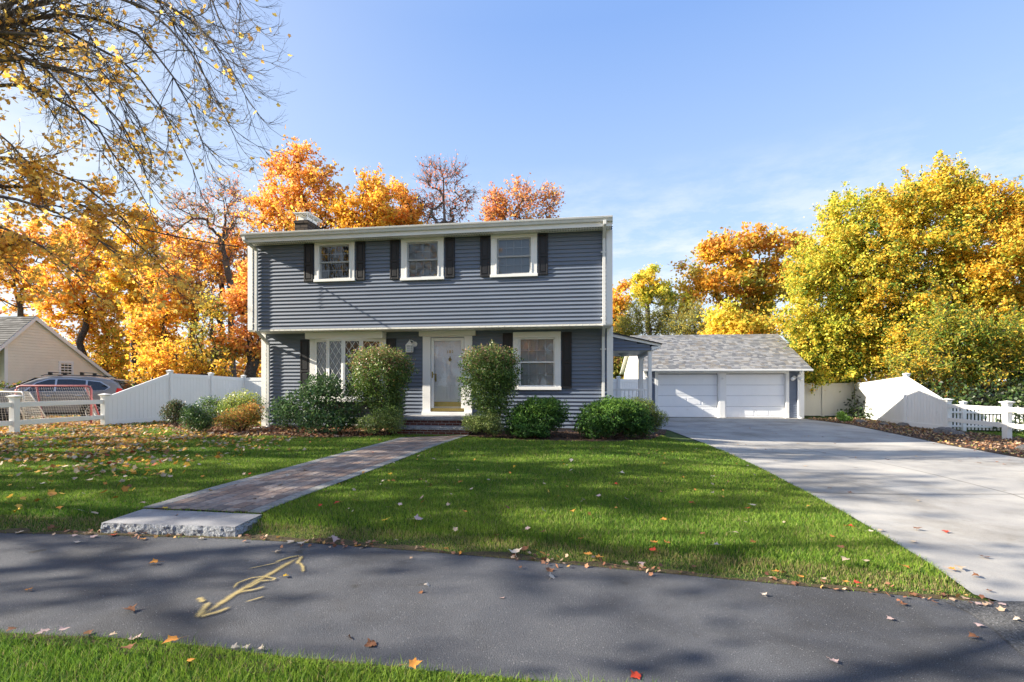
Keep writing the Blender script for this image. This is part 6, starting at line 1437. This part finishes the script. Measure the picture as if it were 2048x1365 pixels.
LEAVES = """39,1070,t 113,1063,t 103,1061,b 148,1076,p 156,1089,w 187,1078,p 225,1075,r 236,1065,t 286,1083,o 403,1082,w 308,1132,o 57,1186,o 260,1227,bB 556,1108,t 571,1158,y 581,1089,w 603,1092,wB 637,1088,b 668,1086,pB 715,1095,o 728,1098,t
701,1281,b 742,1295,bB 469,1303,w 490,1304,w 521,1307,w 88,1288,pB 129,1283,p 23,1283,b 269,1285,pB 176,1273,b 254,1322,bB 343,1307,oB 225,1293,t 381,1348,o 854,1175,w 842,1189,b 1004,1200,p 1098,1145,b 1103,1158,wB 828,1354,oB
1271,1358,rB 1031,1113,wB 1049,1106,b 1085,1115,o 1176,1119,oB 1200,1126,oB 1283,1139,p 892,1107,o 921,1112,o 989,1082,b 1161,1089,o 771,1051,yB 836,1048,pB 911,1070,t 943,986,w 929,1033,o 713,1010,y 696,1029,t 674,1015,r 641,1021,r 844,1004,p
845,1013,o 800,1018,p 896,1019,t 1014,1024,b 1086,1030,p 1166,1009,t 1197,1001,p 1232,976,r 1253,1007,t 1029,940,y 1020,953,o 1143,927,w 1142,947,w 1244,953,w 1055,1068,p 1084,1076,b 1145,1033,o 781,955,y 745,908,r 867,924,t 838,918,t 788,933,w
766,970,w 787,970,o 840,968,b 861,981,b 887,969,b 920,972,o 652,992,w 678,976,o 1426,961,w 1366,964,o 1424,996,p 1506,1021,wB 1495,1028,r 1323,994,b 1383,1016,r 1328,1051,o 1405,1081,b 1470,1079,t 1306,1099,o 1335,1100,o 1305,1115,r 1435,1105,w
1506,1098,o 1701,1066,r 1665,1087,o 1741,1075,w 1762,1065,t 1682,1109,b 1691,1136,t 1733,1138,t 1812,1150,o 1389,1146,b 1552,1155,o 1601,1165,o 1648,1170,t 1691,1176,o 1715,1180,rB 1826,1198,bB 1807,1215,b 1527,1196,w 1781,1245,p 1947,1282,b
1668,1331,p 1958,1258,p 1956,1215,p 2005,1215,p 1978,1186,b 1952,1157,b 1918,1140,t 1903,1143,o 1826,1087,t 1891,1067,r 2036,1248,w 1700,988,b 1660,979,b 1836,1004,t 1462,902,o 1958,928,b 1969,1118,b 1834,1062,b 1712,917,o 1649,908,b
330,1023,y 352,1040,o 285,1015,p 190,1036,t 158,1030,wB 120,1026,o 75,1010,o 35,1032,y 420,985,y 452,968,o 488,955,t 405,960,o 470,975,b 560,975,w 545,1000,w 510,1003,w 500,955,r 690,905,w 640,920,w 800,897,w 725,925,t 610,945,w 575,955,w
60,985,w 100,960,o 150,965,t 210,975,o 250,960,w 300,950,y 340,960,t 370,940,w 20,960,y 180,945,o 265,990,y 230,1005,o 85,975,w""".split()
def zone(px, py, x, y):
    lo = np.interp(x, SW_LO[:, 0], SW_LO[:, 1]); up = np.interp(x, SW_UP[:, 0], SW_UP[:, 1]); a, b = drive_x(y)
    if lo-.02 < y < up+.02 and x < 4: return 'path '+('left of the yellow arrow' if px < 390 else 'right beside the yellow arrow' if px < 700 else 'below the middle of the lawn' if px < 1300 else 'at its right end'), .014
    if x > a and y > 2.9: return 'driveway '+('near the path' if y < 4.5 else 'farther back'), .010
    if inside(np.array([x]), np.array([y]), WKP)[0]: return 'brick walk', .026
    if inside(np.array([x]), np.array([y]), SLP)[0]: return 'granite step', .035
    if y < lo: return 'grass on the near side of the path', .055
    if y-up < .25: return 'lawn edge along the path '+('left of the granite step' if px < 400 else 'right of the granite step' if px < 1100 else 'toward the driveway'), .035
    if px < 640 and x < np.interp(y, WK_L[:, 1], WK_L[:, 0]): return 'left lawn by the brick walk', .05
    return 'right lawn '+('beside the brick walk' if px < 900 else 'in the middle' if px < 1300 else 'toward the driveway')+(' near the path' if y < 5.3 else ' nearer the house'), .05
rl = np.random.default_rng(55)
for it in LEAVES:
    px, py, c = it.split(','); px, py = float(px), float(py); big = c.endswith('B'); c = c[0]; p = gp(px, py); zn, dz = zone(px, py, p[0], p[1])
    o = bpy.data.objects.new('fallen_leaf', LM[rl.integers(9)]); COL.objects.link(o); s = rl.uniform(.026, .038)*(1.45 if big else 1)*(.8 if p[1] < 3.4 else 1.1)
    o.location = (p[0], p[1], p[2]+dz-.002); lie = 'path' in zn and 'lawn' not in zn or 'drive' in zn; o.rotation_euler = (rl.normal(0, .12 if lie else .35), rl.normal(0, .12 if lie else .35), rl.uniform(0, 6.28)); o.scale = (s, s*rl.uniform(.8, 1.1), s*rl.uniform(.5, 1.1))
    if lie: o.rotation_euler[0] *= .5; o.rotation_euler[1] *= .5; o.location.z += .008
    k = rl.uniform(.85, 1.12); o.color = (*[v*k for v in LC[c][0]], 1)
    tag(o, ('large ' if big else '')+LC[c][1]+' fallen leaf on the '+zn, 'leaf', 'fallen leaves on the '+zn)
# uncountable litter
def litter(name, label, X, Y, Z, s, pal, seed, tilt=.45, mat='litter'):
    r = np.random.default_rng(seed); n = len(X); C = np.stack([X, Y, Z], 1); nrm = unit(r.normal(0, tilt, (n, 3))+[0, 0, 1]); a = unit(np.cross(nrm, r.normal(0, 1, (n, 3)))); b = np.cross(nrm, a)
    sc = (s*r.uniform(.65, 1.3, n))[:, None, None]; k = STAR; cu = r.uniform(-.15, .45, (n, 1, 1))
    P = C[:, None]+sc*(a[:, None]*k[None, :, :1]+b[:, None]*k[None, :, 1:]+nrm[:, None]*cu*(k[None, :, :1]**2+.4*k[None, :, 1:]**2))
    c = pick(r, n, pal)*r.uniform(.7, 1.15, (n, 1))
    tag(raw(name, P.reshape(-1, 3), np.arange(n*12).reshape(-1, 12), M[mat], col=np.repeat(c, 12, 0)), label, 'leaf litter', kind='stuff')
LIT = [((.78, .46, .08), 4), ((.54, .42, .28), 3), ((.60, .28, .06), 3), ((.58, .47, .34), 1.5), ((.30, .14, .06), 1.5), ((.45, .10, .05), .5)]
r = np.random.default_rng(9); n = 60000; X = r.uniform(-19, 1, n); Y = r.uniform(4.4, 17, n); px = CX+X/Y*F
wx = np.interp(Y, WK_L[:, 1], WK_L[:, 0]); dist = wx-X
pr = np.clip(.62*ss(-4.2, -8.5, X+.28*(Y-9))*ss(5.0, 8.5, Y)+.07*ss(.0, 2.5, dist)+.42*ss(8, 13, Y)*ss(1.5, 5, dist), 0, 1)*(.55+.45*np.sin(X*2.1+np.sin(Y*1.9)*1.5))
k = (r.random(n) < pr) & (px > -150) & ~on_hard(X, Y) & (dist > 0) & ~on_bed(X, Y) & ~inside(X, Y, HOUSE_POLY); X, Y = X[k], Y[k]
litter('leaf_litter', 'gold, orange and tan maple leaves strewn over the left lawn', X, Y, ground_z(X, Y)+r.uniform(.03, .065, len(X)), .043, LIT, 10)
n = 900; X = r.uniform(-3, 6, n); Y = r.uniform(3.6, 11.8, n); wx = np.interp(Y, WK_R[:, 1], WK_R[:, 0]); k = (X > wx) & ~on_hard(X, Y) & ~on_bed(X, Y) & (r.random(n) < .16); X, Y = X[k], Y[k]
litter('leaf_litter', 'sparse small leaf fragments scattered in the right lawn', X, Y, ground_z(X, Y)+.04, .022, LIT, 11)
def bed(poly, n, x0, x1, y0, y1, pal, s, label, seed, z=.02):
    r = np.random.default_rng(seed); X = r.uniform(x0, x1, n); Y = r.uniform(y0, y1, n); k = inside(X, Y, poly); X, Y = X[k], Y[k]
    litter('leaf_litter', label, X, Y, ground_z(X, Y)+r.uniform(z, z+.04, len(X)), s, pal, seed)
BED = [((.42, .20, .11), 3), ((.55, .38, .26), 3), ((.28, .12, .07), 3), ((.62, .36, .12), 1)]
bed(np.vstack([bl_f, bl_b[::-1]]), 9000, -12.6, -2.5, 11.5, 16.5, BED, .04, 'reddish-brown dry leaves covering the mulch under the left shrubs', 12)
bed(np.vstack([br_f, br_b[::-1]]), 1500, -2, 4.5, 11, 15.6, [((.10, .06, .04), 3), ((.25, .13, .08), 1)], .03, 'few dark dry leaves on the mulch of the right front bed', 13, .01)
bed(np.vstack([resample(rb_f, 60), resample(rb_b, 60)[::-1]]), 15000, 9, 17, 5, 23.5, BED+[((.60, .42, .18), 2), ((.30, .30, .08), 1.5), ((.12, .08, .06), 3)], .033, 'dry brown leaves and wood chips in the bed along the driveway', 14)
n = 5000; X = r.uniform(-22, -12.2, n); Y = r.uniform(14.3, 22, n); k = X < -12.9-(15.4-Y)*.1; X, Y = X[k], Y[k]
litter('leaf_litter', 'drifts of brown and orange leaves around the parked car', X, Y, ground_z(X, Y)+r.uniform(.0, .05, len(X)), .05, BED+LIT, 15)
litter('leaf_litter', 'few fallen leaves lying on the far driveway and garage apron', *(lambda a, b: (a, b, ground_z(a, b)+.014))(r.uniform(4.5, 13, 110), r.uniform(8, 23, 110)), .028, BED, 16, .15)
n = 2600; X = r.uniform(-5.2, 3.0, n); up = np.interp(X, SW_UP[:, 0], SW_UP[:, 1]); Y = up+r.normal(.02, .07, n); k = (r.random(n) < .09*(1+np.sin(X*3.1)+.8*np.sin(X*7.3))) & ~inside(X, Y, SLP); X, Y = X[k], Y[k]
litter('leaf_litter', 'crumbled brown leaf bits caught along the upper edge of the asphalt path', X, Y, np.maximum(ground_z(X, Y), .012)+.012, .018, BED, 17, .5)
